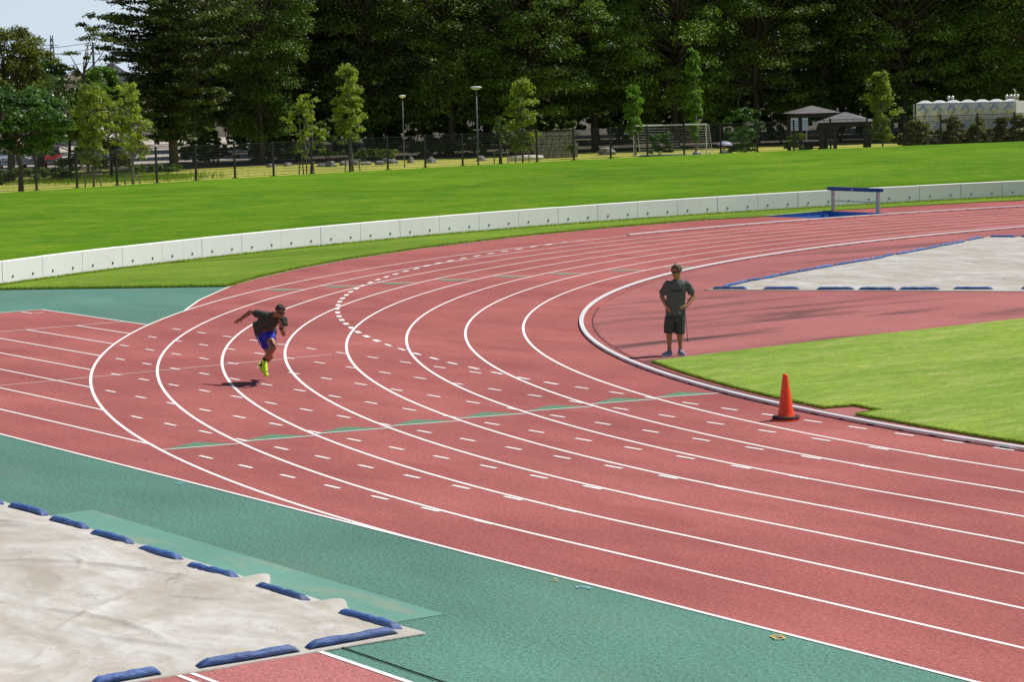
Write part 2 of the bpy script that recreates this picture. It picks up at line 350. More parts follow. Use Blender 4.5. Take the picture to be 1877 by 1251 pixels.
# verge between track and retaining wall, bank above it, park behind the fence
WC, WR = (7.755, -1.1), 60.02
FC, FR = (14.162, 9.66), 93.9
inner = [(-47.5, -41.4), (-41.2, -34.53), (-38.9, -32.2), (-36.76, -29.88)] + [(x*1.0006, y*1.0006) for x, y in outer[3:]] + [PIT[0], (-49.75, .84), PIT[3]] + arc(50.15, 176.5, 142, 20)
inner = jag(inner, .3, .015, 3)
vb = list(reversed(arc(WR+.05, 226, 140, 60, WC)))
sheet(inner + vb, .035, 'verge_grass', M['strip'], thick=.03)
def bank():
    vs = []; fs = []; n = 120; rows = []
    for i in range(n+1):
        t = i/n; a = R(232-100*t)
        w0 = Vector((WC[0]+(WR+.22)*math.cos(a), WC[1]+(WR+.22)*math.sin(a)))
        # meet the fence circle along the same bearing from the wall centre
        d = Vector((math.cos(a), math.sin(a))); o = Vector(WC)-Vector(FC); b = o.dot(d); s = -b+math.sqrt(b*b-o.length_squared+FR*FR)
        f0 = Vector(WC)+d*s; row = [(w0.x, w0.y, -.2), (w0.x, w0.y, .712)]
        for k in range(1, 13):
            q = w0.lerp(f0, k/12); e = (k/12); row.append((q.x, q.y, .715+.585*(1.15*e-.15*e*e) + .025*mnoise.noise((q.x*.15, q.y*.15, 1))*(1-e)*4*e))
        rows.append(row)
    for r_ in rows: vs += r_
    m = 14
    for i in range(n):
        for k in range(m-1): fs.append((i*m+k, i*m+k+1, (i+1)*m+k+1, (i+1)*m+k))
    o = link('grass_bank', mesh(vs, fs, True), M['bank'], kind='structure'); return o
bank()
def park():
    prof = [(.02, 1.29), (1.5, 1.2), (5, .8), (12, .2), (20, PZ), (24, PZ), (62, PZ), (90, PZ), (150, PZ), (300, PZ), (700, PZ)]
    def ring(name, lo, hi, m):
        vs = []; fs = []; n = 90; seg = prof[lo:hi+1]
        for i in range(n+1):
            a = R(240-125*i/n)
            for dr, z in seg: vs.append((FC[0]+(FR+dr)*math.cos(a), FC[1]+(FR+dr)*math.sin(a), z))
        k = len(seg)
        for i in range(n):
            for j in range(k-1): fs.append((i*k+j, i*k+j+1, (i+1)*k+j+1, (i+1)*k+j))
        link(name, mesh_up(vs, fs), m, kind='structure')
    ring('park_lawn', 0, 6, M['lawn']); ring('park_ground', 6, 10, M['litter'])
park()
sheet([polar(-250, 172), polar(330, 176), polar(520, 180), polar(560, 260), polar(-300, 320)], PZ+.006, 'car_park', M['gravel'])
sheet([polar(250, 160), polar(560, 163), polar(1000, 171), polar(1500, 180), polar(1880, 178), polar(2100, 260), polar(540, 260), polar(510, 178), polar(330, 172), polar(240, 170)], PZ+.012, 'woodland_floor', M['litter'])

# ------------------------------------------------------------------ painted markings (parts of the track)
for k in range(1, 9): ribbon(arc(rk(k), -90, -272, 220)+[(30, rk(k))], .053, .0070, m=M['paint'], parent=track)
ribbon(arc(R0-.03, -90, -272, 160), .053, .0070, m=M['paint'], parent=track)
for k in range(0, 9):
    y = -rk(k)
    ribbon([(0, y), (70, y)], .053, .0070, m=M['paint'], parent=track)
    xs = -math.sqrt(max(0, (R8-.02)**2-y*y)) if k < 8 else 0
    x0 = -34.25 if k in (0, 8) else -29.52
    if k < 8: ribbon([(x0, y), (xs, y)], .05, .0080, m=M['paint'], parent=track)
    else: ribbon([(x0, y), (0, y)], .05, .0080, m=M['paint'], parent=track)
dash_me = mesh_up([(-.2, -.028, 0), (.2, -.028, 0), (.2, .028, 0), (-.2, .028, 0)], [(0, 1, 2, 3)]); dash_me.materials.append(M['paint'])
for k in range(0, 8):
    y = -rk(k) if k else -R0-.02
    for n in range(0, 24):
        x = -1.48-1.208*n if k or n > 10 else -1.45-1.0*n
        if math.hypot(x, y) > R8-.25: break
        if k == 0 and -14 < x and n > 10: continue
        d = link('lane_dash', dash_me, None, track); d.location = (x, y, .0090)
def cross(x, y0, y1, wd=.05, z=.0100): ribbon([(x, y0), (x, y1)], wd, z, 'cross_line', M['paint'], track)
cross(-19.52, -R8, -R0-.3, .03); cross(-29.52, -R8, -R0, .04); cross(-34.25, -R8-.02, -R0, .05)
ribbon([(-34.0, -36.94), (-33.40, -36.93), (-33.42, -36.62)], .06, .0100, 'corner_mark', M['paint'], track)
near = [-104.6, -104.3, -103.87, -103.53, -103.17, -102.9, -102.63, -102.37]
far = [-150.25, -148.55, -146.75, -145.3, -143.7, -142.3, -141.07, -139.75]
def pol(r, a): return (r*math.cos(R(a)), r*math.sin(R(a)))
for i in range(8):
    a = near[i]; r0, r1 = rk(i)+.05, rk(i+1)-.03
    ribbon([pol(r0, a), pol(r1, a)], .045, .0100, 'zone_line', M['paint'], track)
    dg = lambda m_: math.degrees(m_/r1)
    sheet([pol(r1, a-.03), pol(r1-.62, a-dg(.56)), pol(r0, a-.03)], .0055, 'zone_triangle', M['markgreen'], kind=None, parent=track)
    a = far[i]
    ribbon([pol(r0, a), pol(r1, a)], .05, .0100, 'zone_line', M['paint'] if i in (2, 3, 4, 5, 6, 7) else M['paint'], track)
    sheet([pol(r1, a+.03), pol(r1-.62, a+dg(.56)), pol(r0, a+.03)], .0055, 'zone_triangle', M['markgreen'], kind=None, parent=track)
SD = [(-44.07, -13.23), (-43.78, -14.08), (-43.4, -14.95), (-42.95, -15.85), (-42.46, -16.74), (-41.96, -17.6), (-41.46, -18.45), (-40.94, -19.29), (-40.4, -20.13), (-39.85, -20.93), (-39.28, -21.72), (-38.66, -22.5), (-37.98, -23.27), (-37.39, -23.98), (-36.7, -24.73), (-36.02, -25.44), (-35.35, -26.11), (-34.65, -26.76), (-33.93, -27.42), (-33.19, -28.04), (-32.42, -28.66), (-31.64, -29.24), (-30.86, -29.8), (-30.06, -30.34), (-29.24, -30.86), (-28.38, -31.38), (-27.49, -31.88), (-26.62, -32.34), (-25.75, -32.77), (-24.87, -33.17), (-23.97, -33.56), (-23.02, -33.95), (-22.07, -34.3), (-21.12, -34.62), (-20.18, -34.91), (-19.24, -35.16), (-18.28, -35.4), (-17.32, -35.61), (-16.34, -35.82), (-15.36, -35.98), (-14.36, -36.13), (-13.34, -36.25), (-12.36, -36.33)]
for i, p in enumerate(SD):
    a = Vector(SD[max(0, i-1)]); b = Vector(SD[min(len(SD)-1, i+1)]); t = (b-a).normalized()*.23
    ribbon([Vector(p)-t, Vector(p)+t], .11 if i < 34 else .07, .0110, 'curve_dash', M['paint'], track)
ribbon(list(reversed(outer)), .053, .0070, 'edge_line', M['paint'], track)
ribbon([PIT[0], PIT[3]], .07, .040, 'edge_line', M['paint'], track)
ribbon(arc(36.02, -90, -131, 60)+[], .022, .0095, 'slot_drain', M['black'], track)
ribbon(arc(36.02, -134, -150, 24), .012, .0095, 'slot_drain', M['dirt'], track)
ribbon([(-1, -36.02), (40, -36.02)], .02, .0095, 'slot_drain', M['black'], track)
# chalk marks beside lane 8
def chalk(pts, z, col, wd): ribbon(pts, wd, z, 'chalk_mark', col, track)
M['chalk_o'] = plain('orange_chalk', (.62, .40, .10), .9, var=.2, scale=40); M['chalk_c'] = plain('cyan_chalk', (.22, .50, .56), .9, var=.3, scale=40); M['chalk_y'] = plain('yellow_chalk', (.38, .40, .16), .9, var=.3, scale=40)
def ell(cx, cy, a, b, a0=0, a1=360, n=24): return [(cx+a*math.cos(R(a0+(a1-a0)*i/n)), cy+b*math.sin(R(a0+(a1-a0)*i/n))) for i in range(n+1)]
chalk(ell(5.565, -46.185, .045, .05), .012, M['chalk_o'], .022); chalk(ell(5.645, -46.22, .05, .05), .015, M['chalk_o'], .022)
chalk(ell(2.52, -46.22, .085, .055, -20, 250), .012, M['chalk_c'], .02); chalk([(2.44, -46.22), (2.6, -46.2)], .015, M['chalk_c'], .015)
chalk([(1.90, -46.16), (1.99, -46.18), (1.95, -46.24), (2.07, -46.22)], .012, M['chalk_y'], .025)
chalk([(-6.86, -46.16), (-6.72, -46.15), (-6.86, -46.23), (-6.70, -46.22)], .012, M['chalk_c'], .03)
# jumping runway beside the near pit, pale strip along it, cable on the apron
rw = sheet([(3.2, -51.9), (30, -51.9), (30, -49.79), (3.2, -49.79)], .006, 'runway', M['runway'])
ribbon([(3.2, -49.77), (30, -49.73)], .06, .012, 'edge_line', M['paint'], rw)
ribbon([(3.2, -51.22), (5.2, -51.20)], .05, .012, 'edge_line', M['paint'], rw); ribbon([(3.2, -51.09), (5.2, -51.06)], .05, .012, 'edge_line', M['paint'], rw)
sheet([(-5.62, -48.9), (-5.64, -47.98), (2.66, -47.99), (2.66, -48.9)], .005, 'pale_strip', M['palegreen'])
tag(MB().tube([(3.1, -49.53, .012), (8, -49.55, .012), (14, -49.5, .012), (20, -49.6, .012)], .007, 6).build('cable', M['black']), 'thin black cable lying straight on the green apron beyond the cover corner', 'cable')

# ------------------------------------------------------------------ kerbs
def kerb(label, name, r, a0, a1, seg, inward, straight=None):
    root = empty(name, (0, 0, 0), label=label, cat='kerb')
    prof = [(-.035, .026), (.0, .026), (.001, .052), (-.004, .060), (-.012, .063), (-.082, .063), (-.090, .060), (-.093, .052), (-.092, .026)]
    n = max(1, round(abs(a1-a0)*math.pi/180*r/seg)); st = (a1-a0)/n
    def piece(path):
        vs = []; fs = []; m = len(prof)
        for (x, y, nx, ny) in path:
            for o, z in prof: vs.append((x+nx*o, y+ny*o, z))
        for i in range(len(path)-1):
            for k in range(m): fs.append((i*m+k, i*m+(k+1) % m, (i+1)*m+(k+1) % m, (i+1)*m+k))
        fs.append(tuple(range(m))); fs.append(tuple((len(path)-1)*m+k for k in range(m)))
        rail = link('rail', mesh(vs, fs), M['alu'], root)
        fb = MB(); L = len(path)-1
        for k in range(L):
            x, y, nx, ny = path[k]
            if k % 2 == 0: fb.box((x-nx*.036, y-ny*.036, .016), (.066, .05 if k % 4 else .12, .022), math.atan2(ny, nx))
        fb.build('feet', M['black'], rail)
    for i in range(n):
        b0 = a0+st*i; g = .0016*180/math.pi*3/r*(1 if st > 0 else -1)
        pts = []
        for k in range(9):
            a = R(b0+g+(st-2*g)*k/8); pts.append((r*math.cos(a), r*math.sin(a), math.cos(a), math.sin(a)))
        piece(pts)
    if straight:
        x = 0
        while x < straight:
            piece([(x+.01+(2.98)*k/8, -r, 0, -1) for k in range(9)]); x += 3
    return root
kerb('white metal kerb rail around the inside of lane one', 'track_kerb', R0, -90, -215, 3.0, True, 9)
kerb('white metal kerb rail along the outside of the far bend', 'outer_kerb', R8+.06, -166.5, -215, 3.0, False)

# ------------------------------------------------------------------ retaining wall
wall = empty('retaining_wall', (0, 0, 0), label='low curved pale concrete retaining wall below the grass bank', cat='wall')
def wall_panels():
    stp = 1.8436; a0 = 213.12+stp*4
    for i in range(34):
        b0 = a0-stp*i; g = .012/WR*180/math.pi; vs = []; fs = []
        for k in range(5):
            a = R(b0-g-(stp-2*g)*k/4); c, s = math.cos(a), math.sin(a)
            for rr, z in ((WR, -.2), (WR, .672), (WR+.012, .685), (WR+.2, .685), (WR+.2, -.2)): vs.append((WC[0]+rr*c, WC[1]+rr*s, z))
        for k in range(4):
            for j in range(4): fs.append((k*5+j, k*5+j+1, (k+1)*5+j+1, (k+1)*5+j))
        fs.append((0, 1, 2, 3, 4)); fs.append((24, 23, 22, 21, 20))
        p = link('panel', mesh(vs, fs), M['concrete'], wall); p.location = (random.uniform(-.004, .004), random.uniform(-.004, .004), random.uniform(-.004, .004))
        for q in (.25, .75):
            a = R(b0-stp*q); hb = MB(); c, s = math.cos(a), math.sin(a)
            hb.tube([(WC[0]+(WR+.03)*c, WC[1]+(WR+.03)*s, .235), (WC[0]+(WR-.012)*c, WC[1]+(WR-.012)*s, .235)], .035, 10)
            hb.build('weep_hole', M['black'], p)
    back = MB(); pts = arc(WR+.03, a0, a0-stp*34, 120, WC)
    vs = [(x, y, z) for x, y in pts for z in (-.2, .655)]; fs = [(2*i, 2*i+1, 2*i+3, 2*i+2) for i in range(len(pts)-1)]
    link('joint_backing', mesh(vs, fs), M['dirt'], wall)
wall_panels()

# ------------------------------------------------------------------ fence
fence = empty('mesh_fence', (0, 0, 0), label='dark brown wire mesh fence with square posts along the bank crest', cat='fence')
def build_fence():
    stp = 1.346; a0 = 198.95+stp*3; span = FR*R(stp)
    pb = MB().box((0, 0, .78), (.075, .075, 1.60)); pb.box((0, 0, .012), (.30, .12, .03)); pb.box((0, 0, 1.585), (.07, .07, .02))
    pme = pb.me(); pme.materials.append(M['fence'])
    wb = MB(); nh = 12
    for k in range(nh):
        z = .06+1.46*k/(nh-1); t = .03 if k == nh-1 else .018 if k == 0 or k % 3 == 0 else .012
        wb.box((span/2, 0, z), (span-.06, t, t))
    n = int(span/.065)
    for k in range(n): wb.box((.04+(span-.08)*k/(n-1), .006, .79), (.007, .007, 1.46))
    wme = wb.me(); wme.materials.append(M['fence'])
    for i in range(35):
        a = R(a0-stp*i); x, y = FC[0]+FR*math.cos(a), FC[1]+FR*math.sin(a)
        b = R(a0-stp*(i+1)); x2, y2 = FC[0]+FR*math.cos(b), FC[1]+FR*math.sin(b); rz = math.atan2(y2-y, x2-x)
        p = link('post', pme, None, fence); p.location = (x, y, 1.29); p.rotation_euler = (0, 0, rz)
        q = link('wire_panel', wme, None, fence, 'stuff'); q.location = (x, y, 1.29); q.rotation_euler = (0, 0, rz)
build_fence()

# ------------------------------------------------------------------ water jump and barrier
def water_jump():
    d = [0, 0, -.62, -.62]
    A, D, C_, B = PIT
    vs = [(A[0], A[1], -.005), (D[0], D[1], -.005), (C_[0], C_[1], -.62), (B[0], B[1], -.62), (C_[0], C_[1], .002), (B[0], B[1], .002)]
    vs[0:2] = [(A[0], A[1], .0), (D[0], D[1], .0)]
    me = mesh_up(vs, [(0, 1, 2, 3)]); base = link('water_pit', me, M['waterblue'], kind='structure')
    link('pit_wall', mesh([vs[3], vs[2], vs[4], vs[5]], [(0, 1, 2, 3)]), M['waterblue'], base)
    link('pit_wall', mesh([vs[0], vs[3], vs[5]], [(0, 1, 2)]), M['waterblue'], base)
    link('pit_wall', mesh([vs[1], vs[2], vs[4]], [(0, 1, 2)]), M['waterblue'], base)
water_jump()
bar = empty('steeplechase_barrier', (-50.38, 2.86, 0), R(-3), 'blue padded steeplechase barrier on steel posts at the water pit', 'barrier')
def barrier():
    b = MB(); n = 14; vs = []; fs = []
    sec = [(-.075, -.05), (-.085, 0), (-.075, .075), (-.045, .09), (.045, .09), (.075, .075), (.085, 0), (.075, -.05)]
    for i in range(n+1):
        x = 3.22*i/n; e = 1 if 0 < i < n else .86; sag = -.006*math.sin(math.pi*i/n)
        for y, z in sec: vs.append((x, y*e, .835+z*e+sag+.003*math.sin(i*2.1)))
    m = len(sec)
    for i in range(n):
        for k in range(m): fs.append((i*m+k, i*m+(k+1) % m, (i+1)*m+(k+1) % m, (i+1)*m+k))
    fs += [tuple(range(m)), tuple(n*m+k for k in range(m))]
    beam = link('beam', mesh(vs, fs), M['padblue'], bar)
    MB().box((1.55, -.088, .85), (.14, .004, .03)).build('maker_mark', M['white'], beam)
    for x, z0 in ((.30, -.58), (2.98, 0)):
        p = MB().box((x, 0, (z0+.79)/2), (.13, .09, .79-z0)).build('post', M['steel'], bar)
        MB().box((x, -.05, .42), (.19, .03, .07)).build('clamp', M['steel'], p)
        MB().box((x+.03, -.048, .66), (.05, .006, .14)).build('orange_label', M['orange'], p)
        MB().box((x+.03, -.053, .70), (.03, .004, .05)).build('white_label', M['white'], p)
    MB().tube([(.30, -.03, .40), (2.98, -.03, .40)], .018, 8).build('brace_rod', M['steel'], bar)
barrier()

# ------------------------------------------------------------------ traffic cone
cone = empty('traffic_cone', (-5.87, -36.50, .004), R(25), 'orange plastic traffic cone with a black weight ring standing in lane one', 'cone')
def make_cone():
    MB().lathe([(.150, .028), (.146, .05), (.128, .085), (.118, .12), (.042, .66), (.040, .685), (.030, .70), (.012, .702)], n=28).build('cone_body', M['orange'], cone, True)
    b = MB(); s = .185; ch = .06
    pts = [(-s+ch, -s), (s-ch, -s), (s, -s+ch), (s, s-ch), (s-ch, s), (-s+ch, s), (-s, s-ch), (-s, -s+ch)]
    vs = [(x, y, z) for z in (.004, .026) for x, y in pts]; b.add(vs, [tuple(range(7, -1, -1)), tuple(range(8, 16))]+[(i, (i+1) % 8, 8+(i+1) % 8, 8+i) for i in range(8)])
    b.build('base_plate', M['orange'], cone)
    MB().lathe([(.165, .030), (.205, .032), (.214, .045), (.205, .062), (.165, .066), (.155, .048)], n=28).build('weight_ring', M['black'], cone, True)
make_cone()

# ------------------------------------------------------------------ pit covers and their sand bags
def fbm(x, y, s, seed, o=4): return mnoise.fractal((x*s, y*s, seed), 1.0, 2.0, o)
def ridge(x, y, s, seed): return 1-abs(mnoise.noise((x*s, y*s, seed)))*2
def grid_cover(name, corners, nu, nv, amp, m, seed, peaks=(), folds=16):
    A, B, C_, D = [Vector(c) for c in corners]; vs = []; fs = []
    rc = random.Random(int(seed*10)); lines = []
    for k in range(folds):
        p0 = (A.lerp(B, rc.uniform(.05, .95))).lerp(D.lerp(C_, rc.uniform(.05, .95)), rc.random()); a_ = rc.gauss(.55, .55); L_ = rc.uniform(.5, 1.7)
        lines.append((p0.x, p0.y, math.cos(a_), math.sin(a_), L_, rc.uniform(.5, 1.0), rc.uniform(-.25, .25), rc.uniform(.022, .05)))
    for j in range(nv+1):
        for i in range(nu+1):
            u, v = i/nu, j/nv; p = (A.lerp(B, u)).lerp(D.lerp(C_, u), v)
            ed = min(u*nu, (1-u)*nu, v*nv, (1-v)*nv); e = min(1, ed/12); e = e*e*(3-2*e)
            x, y = p.x, p.y
            wx = x+.6*fbm(x, y, .5, seed+5, 2); wy = y+.6*fbm(x, y, .5, seed+9, 2)
            r1 = max(0, ridge(wx, wy*1.7, .55, seed)); r2 = max(0, ridge(wx*.8+wy, wy-wx*.5, 1.1, seed+2)); r3 = max(0, ridge(wx*1.3-wy*.7, wy*1.1+wx*.3, 2.3, seed+6)); mk = .5+.5*mnoise.noise((x*.5, y*.5, seed+20))
            h = amp*(.25*r1**5+.42*mk*r2**9+.40*mk*r3**11+.20*fbm(x, y, .35, seed+3, 3)+.10*fbm(x, y, 2.2, seed+4, 3))
            for (lx_, ly_, ca, sa, L_, st, bd_, wd_) in lines:
                du = (x-lx_)*ca+(y-ly_)*sa
                if abs(du) < L_:
                    dv = -(x-lx_)*sa+(y-ly_)*ca-bd_*(du*du/L_)
                    if abs(dv) < .2: h += amp*.75*st*(1-(du/L_)**2)*math.exp(-(dv/wd_)**2)
            z = .022+e*(amp*.55)+max(-.01-amp*.4*e, h*e)
            if ed < 1: p = p+Vector((fbm(x, y, 1.5, seed+7, 2)*.02, fbm(x, y, 1.5, seed+8, 2)*.02))
            for (qx, qy, qr, qh, ox, oy) in peaks:
                d = math.hypot((x-qx)/qr, (y-qy)/(qr*.8))
                if d < 1: t = (1-d*d)**2; z += qh*t; p = p+Vector((ox*t, oy*t))
            vs.append((p.x, p.y, max(z, .014)))
    for j in range(nv):
        for i in range(nu): a = j*(nu+1)+i; fs.append((a, a+1, a+nu+2, a+nu+1))
    n0 = len(vs); bd = [i for i in range(nu+1)]+[j*(nu+1)+nu for j in range(1, nv+1)]+[nv*(nu+1)+i for i in range(nu-1, -1, -1)]+[j*(nu+1) for j in range(nv-1, 0, -1)]
    for i in bd: vs.append((vs[i][0], vs[i][1], .006))
    for k in range(len(bd)): fs.append((bd[k], bd[(k+1) % len(bd)], n0+(k+1) % len(bd), n0+k))
    return link(name, mesh(vs, fs, True), m)
cov = grid_cover('pit_cover', [(-9.5, -53.6), (3.33, -53.6), (3.31, -48.62), (-9.5, -48.62)], 360, 170, .05, M['cover'], 3.3,
                 [(-.02, -48.68, .27, .06, -.02, .16), (1.62, -48.70, .27, .05, -.03, .13), (-2.75, -48.7, .2, .02, 0, .03)], 34)
tag(cov, 'wrinkled off white canvas cover over the near landing pit', 'cover')
cov2 = grid_cover('pit_cover', [(-25.4, -22.75), (-15.0, -15.65), (-23.4, 2.1), (-33.85, -4.95)], 120, 150, .03, M['cover_tan'], 11.7, (), 30)
tag(cov2, 'flat pale canvas cover over the far landing pit inside the bend', 'cover')
def bag_mesh(L, wd, seed):
    rr = random.Random(seed); nu, nv = 22, 16; vs = []; fs = []; b1, b2 = rr.uniform(-.02, .02), rr.uniform(.4, .6)
    for i in range(nu+1):
        u = i/nu; e = min(u, 1-u)/.11; e = min(1, e); sm = e*(2-e); x = (u-.5)*L
        rw_ = wd*(.5*(1.05-.1*sm)); rh = wd*.36*sm+.006; rh *= 1-.16*math.exp(-((u-b2)/.05)**2); rw_ *= 1+.03*math.sin(u*9+seed)
        for k in range(nv):
            q = 2*math.pi*k/nv; y = rw_*math.cos(q); z = rh*math.sin(q); z = (z if z > 0 else z*.75)*(1+.22*mnoise.noise((u*6+seed, k*.5, seed*1.7)))
            vs.append((x+rr.uniform(-.004, .004), y+b1*math.sin(u*math.pi), max(.0, wd*.26*sm+.012+z+rr.uniform(-.003, .003)*sm)))
    for i in range(nu):
        for k in range(nv): fs.append((i*nv+k, i*nv+(k+1) % nv, (i+1)*nv+(k+1) % nv, (i+1)*nv+k))
    fs += [tuple(range(nv)), tuple(nu*nv+k for k in range(nv))]
    me = mesh(vs, fs, True); me.materials.append(M['tarpblue']); return me
def bag(p, q, wd, z, seed, label, group):
    p, q = Vector(p), Vector(q); o = link('sand_bag', bag_mesh((q-p).length, wd, seed)); c = (p+q)/2
    o.location = (c.x, c.y, z); o.rotation_euler = (0, 0, math.atan2((q-p).y, (q-p).x)); tag(o, label, 'sand bag', group)
near_b = [((-6.47, -48.72), (-5.53, -48.66)), ((-5.16, -48.73), (-4.27, -48.68)), ((-3.89, -48.77), (-2.93, -48.73)), ((-2.55, -48.79), (-1.67, -48.73)), ((-1.22, -48.85), (-.31, -48.75)), ((.31, -48.82), (1.29, -48.78)), ((2.05, -48.83), (3.07, -48.77)), ((3.20, -49.84), (3.16, -48.86)), ((3.21, -50.97), (3.22, -49.95)), ((3.22, -52.0), (3.20, -51.35)), ((-7.6, -48.75), (-6.70, -48.76))]
ordn = ['second', 'third', 'fourth', 'fifth', 'sixth', 'seventh', 'eighth', None]
g1 = 'blue sand bags around the near pit cover'
for i, (p, q) in enumerate(near_b):
    if i < 7: lb = 'blue sand bag on the near cover, %s from the left along its track side' % ['second', 'third', 'fourth', 'fifth', 'sixth', 'seventh', 'eighth'][i]
    elif i == 10: lb = 'blue sand bag cut by the left picture edge on the near cover'
    else: lb = 'blue sand bag on the near cover front edge, %s' % {7: 'nearest its sharp corner', 8: 'middle of three', 9: 'cut by the bottom picture edge'}[i]
    bag(p, q, .102, .016 if i < 7 else .02, i, lb, g1)
fbags = [((-25.38, -22.49), (-24.70, -21.98)), ((-24.33, -21.76), (-23.62, -21.22)), ((-23.2, -21.02), (-22.47, -20.48)), ((-22.37, -20.42), (-21.62, -19.92)), ((-21.58, -19.84), (-20.83, -19.24)), ((-20.64, -18.98), (-19.89, -18.42)), ((-19.4, -18.0), (-18.7, -17.5)),
         ((-25.63, -21.94), (-26.42, -20.55)), ((-26.5, -20.48), (-26.66, -19.95)), ((-26.75, -19.8), (-27.2, -18.88)), ((-27.25, -18.79), (-27.7, -17.84)), ((-27.74, -17.76), (-28.15, -16.9)), ((-28.2, -16.8), (-28.55, -15.88)), ((-28.67, -15.7), (-29.06, -14.76)), ((-29.1, -14.68), (-29.4, -13.8)), ((-29.47, -13.69), (-29.83, -12.91)), ((-30.0, -12.7), (-30.4, -12.02)), ((-30.38, -11.9), (-30.72, -11.06)), ((-30.8, -10.94), (-31.25, -9.98)), ((-31.3, -9.9), (-31.84, -8.88)), ((-31.88, -8.8), (-32.2, -8.03)), ((-32.25, -7.95), (-32.66, -7.1)), ((-33.0, -6.6), (-33.58, -5.42)),
         ((-33.6, -5.1), (-32.9, -4.66)), ((-32.8, -4.55), (-32.1, -4.1)), ((-32.0, -4.0), (-31.3, -3.5)), ((-31.2, -3.4), (-30.4, -2.9))]
nth = ['first', 'second', 'third', 'fourth', 'fifth', 'sixth', 'seventh', 'eighth', 'ninth', 'tenth', 'eleventh', 'twelfth', 'thirteenth', 'fourteenth', 'fifteenth', 'sixteenth']
for i, (p, q) in enumerate(fbags):
    if i < 7: lb = 'dark blue bag on the far cover front edge, %s from its left tip' % nth[i]
    elif i < 23: lb = 'blue bag on the far cover rear slanting edge, %s from its left tip' % nth[i-7]
    else: lb = 'dark blue bag on the far cover back edge, %s from its back corner' % nth[i-23]
    bag(p, q, .085, .02, 40+i, lb, 'blue bags around the far pit cover')

# ------------------------------------------------------------------ people
def organic(name, mb, vox, m, parent, it=4, fac=.5, fold=0):
    me = mesh(mb.v, mb.f); o = bpy.data.objects.new('tmp', me); COL.objects.link(o)
    r_ = o.modifiers.new('r', 'REMESH'); r_.mode = 'VOXEL'; r_.voxel_size = vox
    s_ = o.modifiers.new('s', 'SMOOTH'); s_.factor = fac; s_.iterations = it
    dg = bpy.context.evaluated_depsgraph_get(); n = bpy.data.meshes.new_from_object(o.evaluated_get(dg), depsgraph=dg)
    bpy.data.objects.remove(o); n.materials.clear(); n.polygons.foreach_set('use_smooth', [True]*len(n.polygons)); n.update()
    if fold:
        nr = [v.normal.copy() for v in n.vertices]
        for v, q in zip(n.vertices, nr):
            c = v.co; w_ = Vector((c.x*9+.6*mnoise.noise(c*6), c.y*9, c.z*4.5+c.x*4)); v.co = c+q*fold*((1-abs(mnoise.noise(w_))*2.2)*.8+.5*mnoise.noise(c*14))
        n.update()
    return link(name, n, m, parent)
def cap(b, a, c, ra, rc, flat=1.0):
    b.tube([a, c], [ra, rc], 12, True, flat); b.ball(a, ra, 12, 8); b.ball(c, rc, 12, 8)
def chain(b, pts, rads):
    for i in range(len(pts)-1): cap(b, pts[i], pts[i+1], rads[i], rads[i+1])
def loft(b, secs, n=18):
    vs = []; fs = []
    for (x, y, z, rx, ry) in secs:
        for k in range(n): q = 2*math.pi*k/n; vs.append((x+rx*math.cos(q), y+ry*math.sin(q), z))
    for i in range(len(secs)-1):
        for k in range(n): fs.append((i*n+k, i*n+(k+1) % n, (i+1)*n+(k+1) % n, (i+1)*n+k))
    fs += [tuple(range(n)), tuple((len(secs)-1)*n+k for k in range(n))]; b.add(vs, fs)
def hand(b, wrist, fdir, pn, L=.175, curl=.5, spread=.0, side=1, ts=1):
    # palm with four fingers and a thumb; fdir = pointing direction, pn = palm normal (fingers curl towards it)
    w_ = Vector(wrist); f = Vector(fdir).normalized(); p = Vector(pn); p = (p-f*p.dot(f)).normalized(); s = f.cross(p)*side
    pc = w_+f*L*.27
    rot = Matrix((f, s, p)).transposed()
    b.ball(pc, (L*.30, L*.235, L*.11), 12, 8, rot); cap(b, w_, pc, L*.14, L*.13)
    for i, (o, ln) in enumerate(((-.165, .40), (-.055, .46), (.055, .44), (.165, .34))):
        d0 = (f+s*(o*spread*3)).normalized(); a = pc+f*L*.20+s*L*o; k1 = a+d0*L*ln*.45
        d1 = (d0*math.cos(curl)+p*math.sin(curl)); k2 = k1+d1*L*ln*.32; d2 = (d0*math.cos(curl*1.8)+p*math.sin(curl*1.8)); k3 = k2+d2*L*ln*.25
        chain(b, [a, k1, k2, k3], [.0095, .009, .0085, .008])
    t0 = pc-f*L*.10-s*L*.17*ts; t1 = t0+(f*.55-s*.75*ts+p*.3).normalized()*L*.24; t2 = t1+(f*.85-s*.3*ts+p*.35).normalized()*L*.18
    chain(b, [t0, t1, t2], [.0125, .0105, .009])
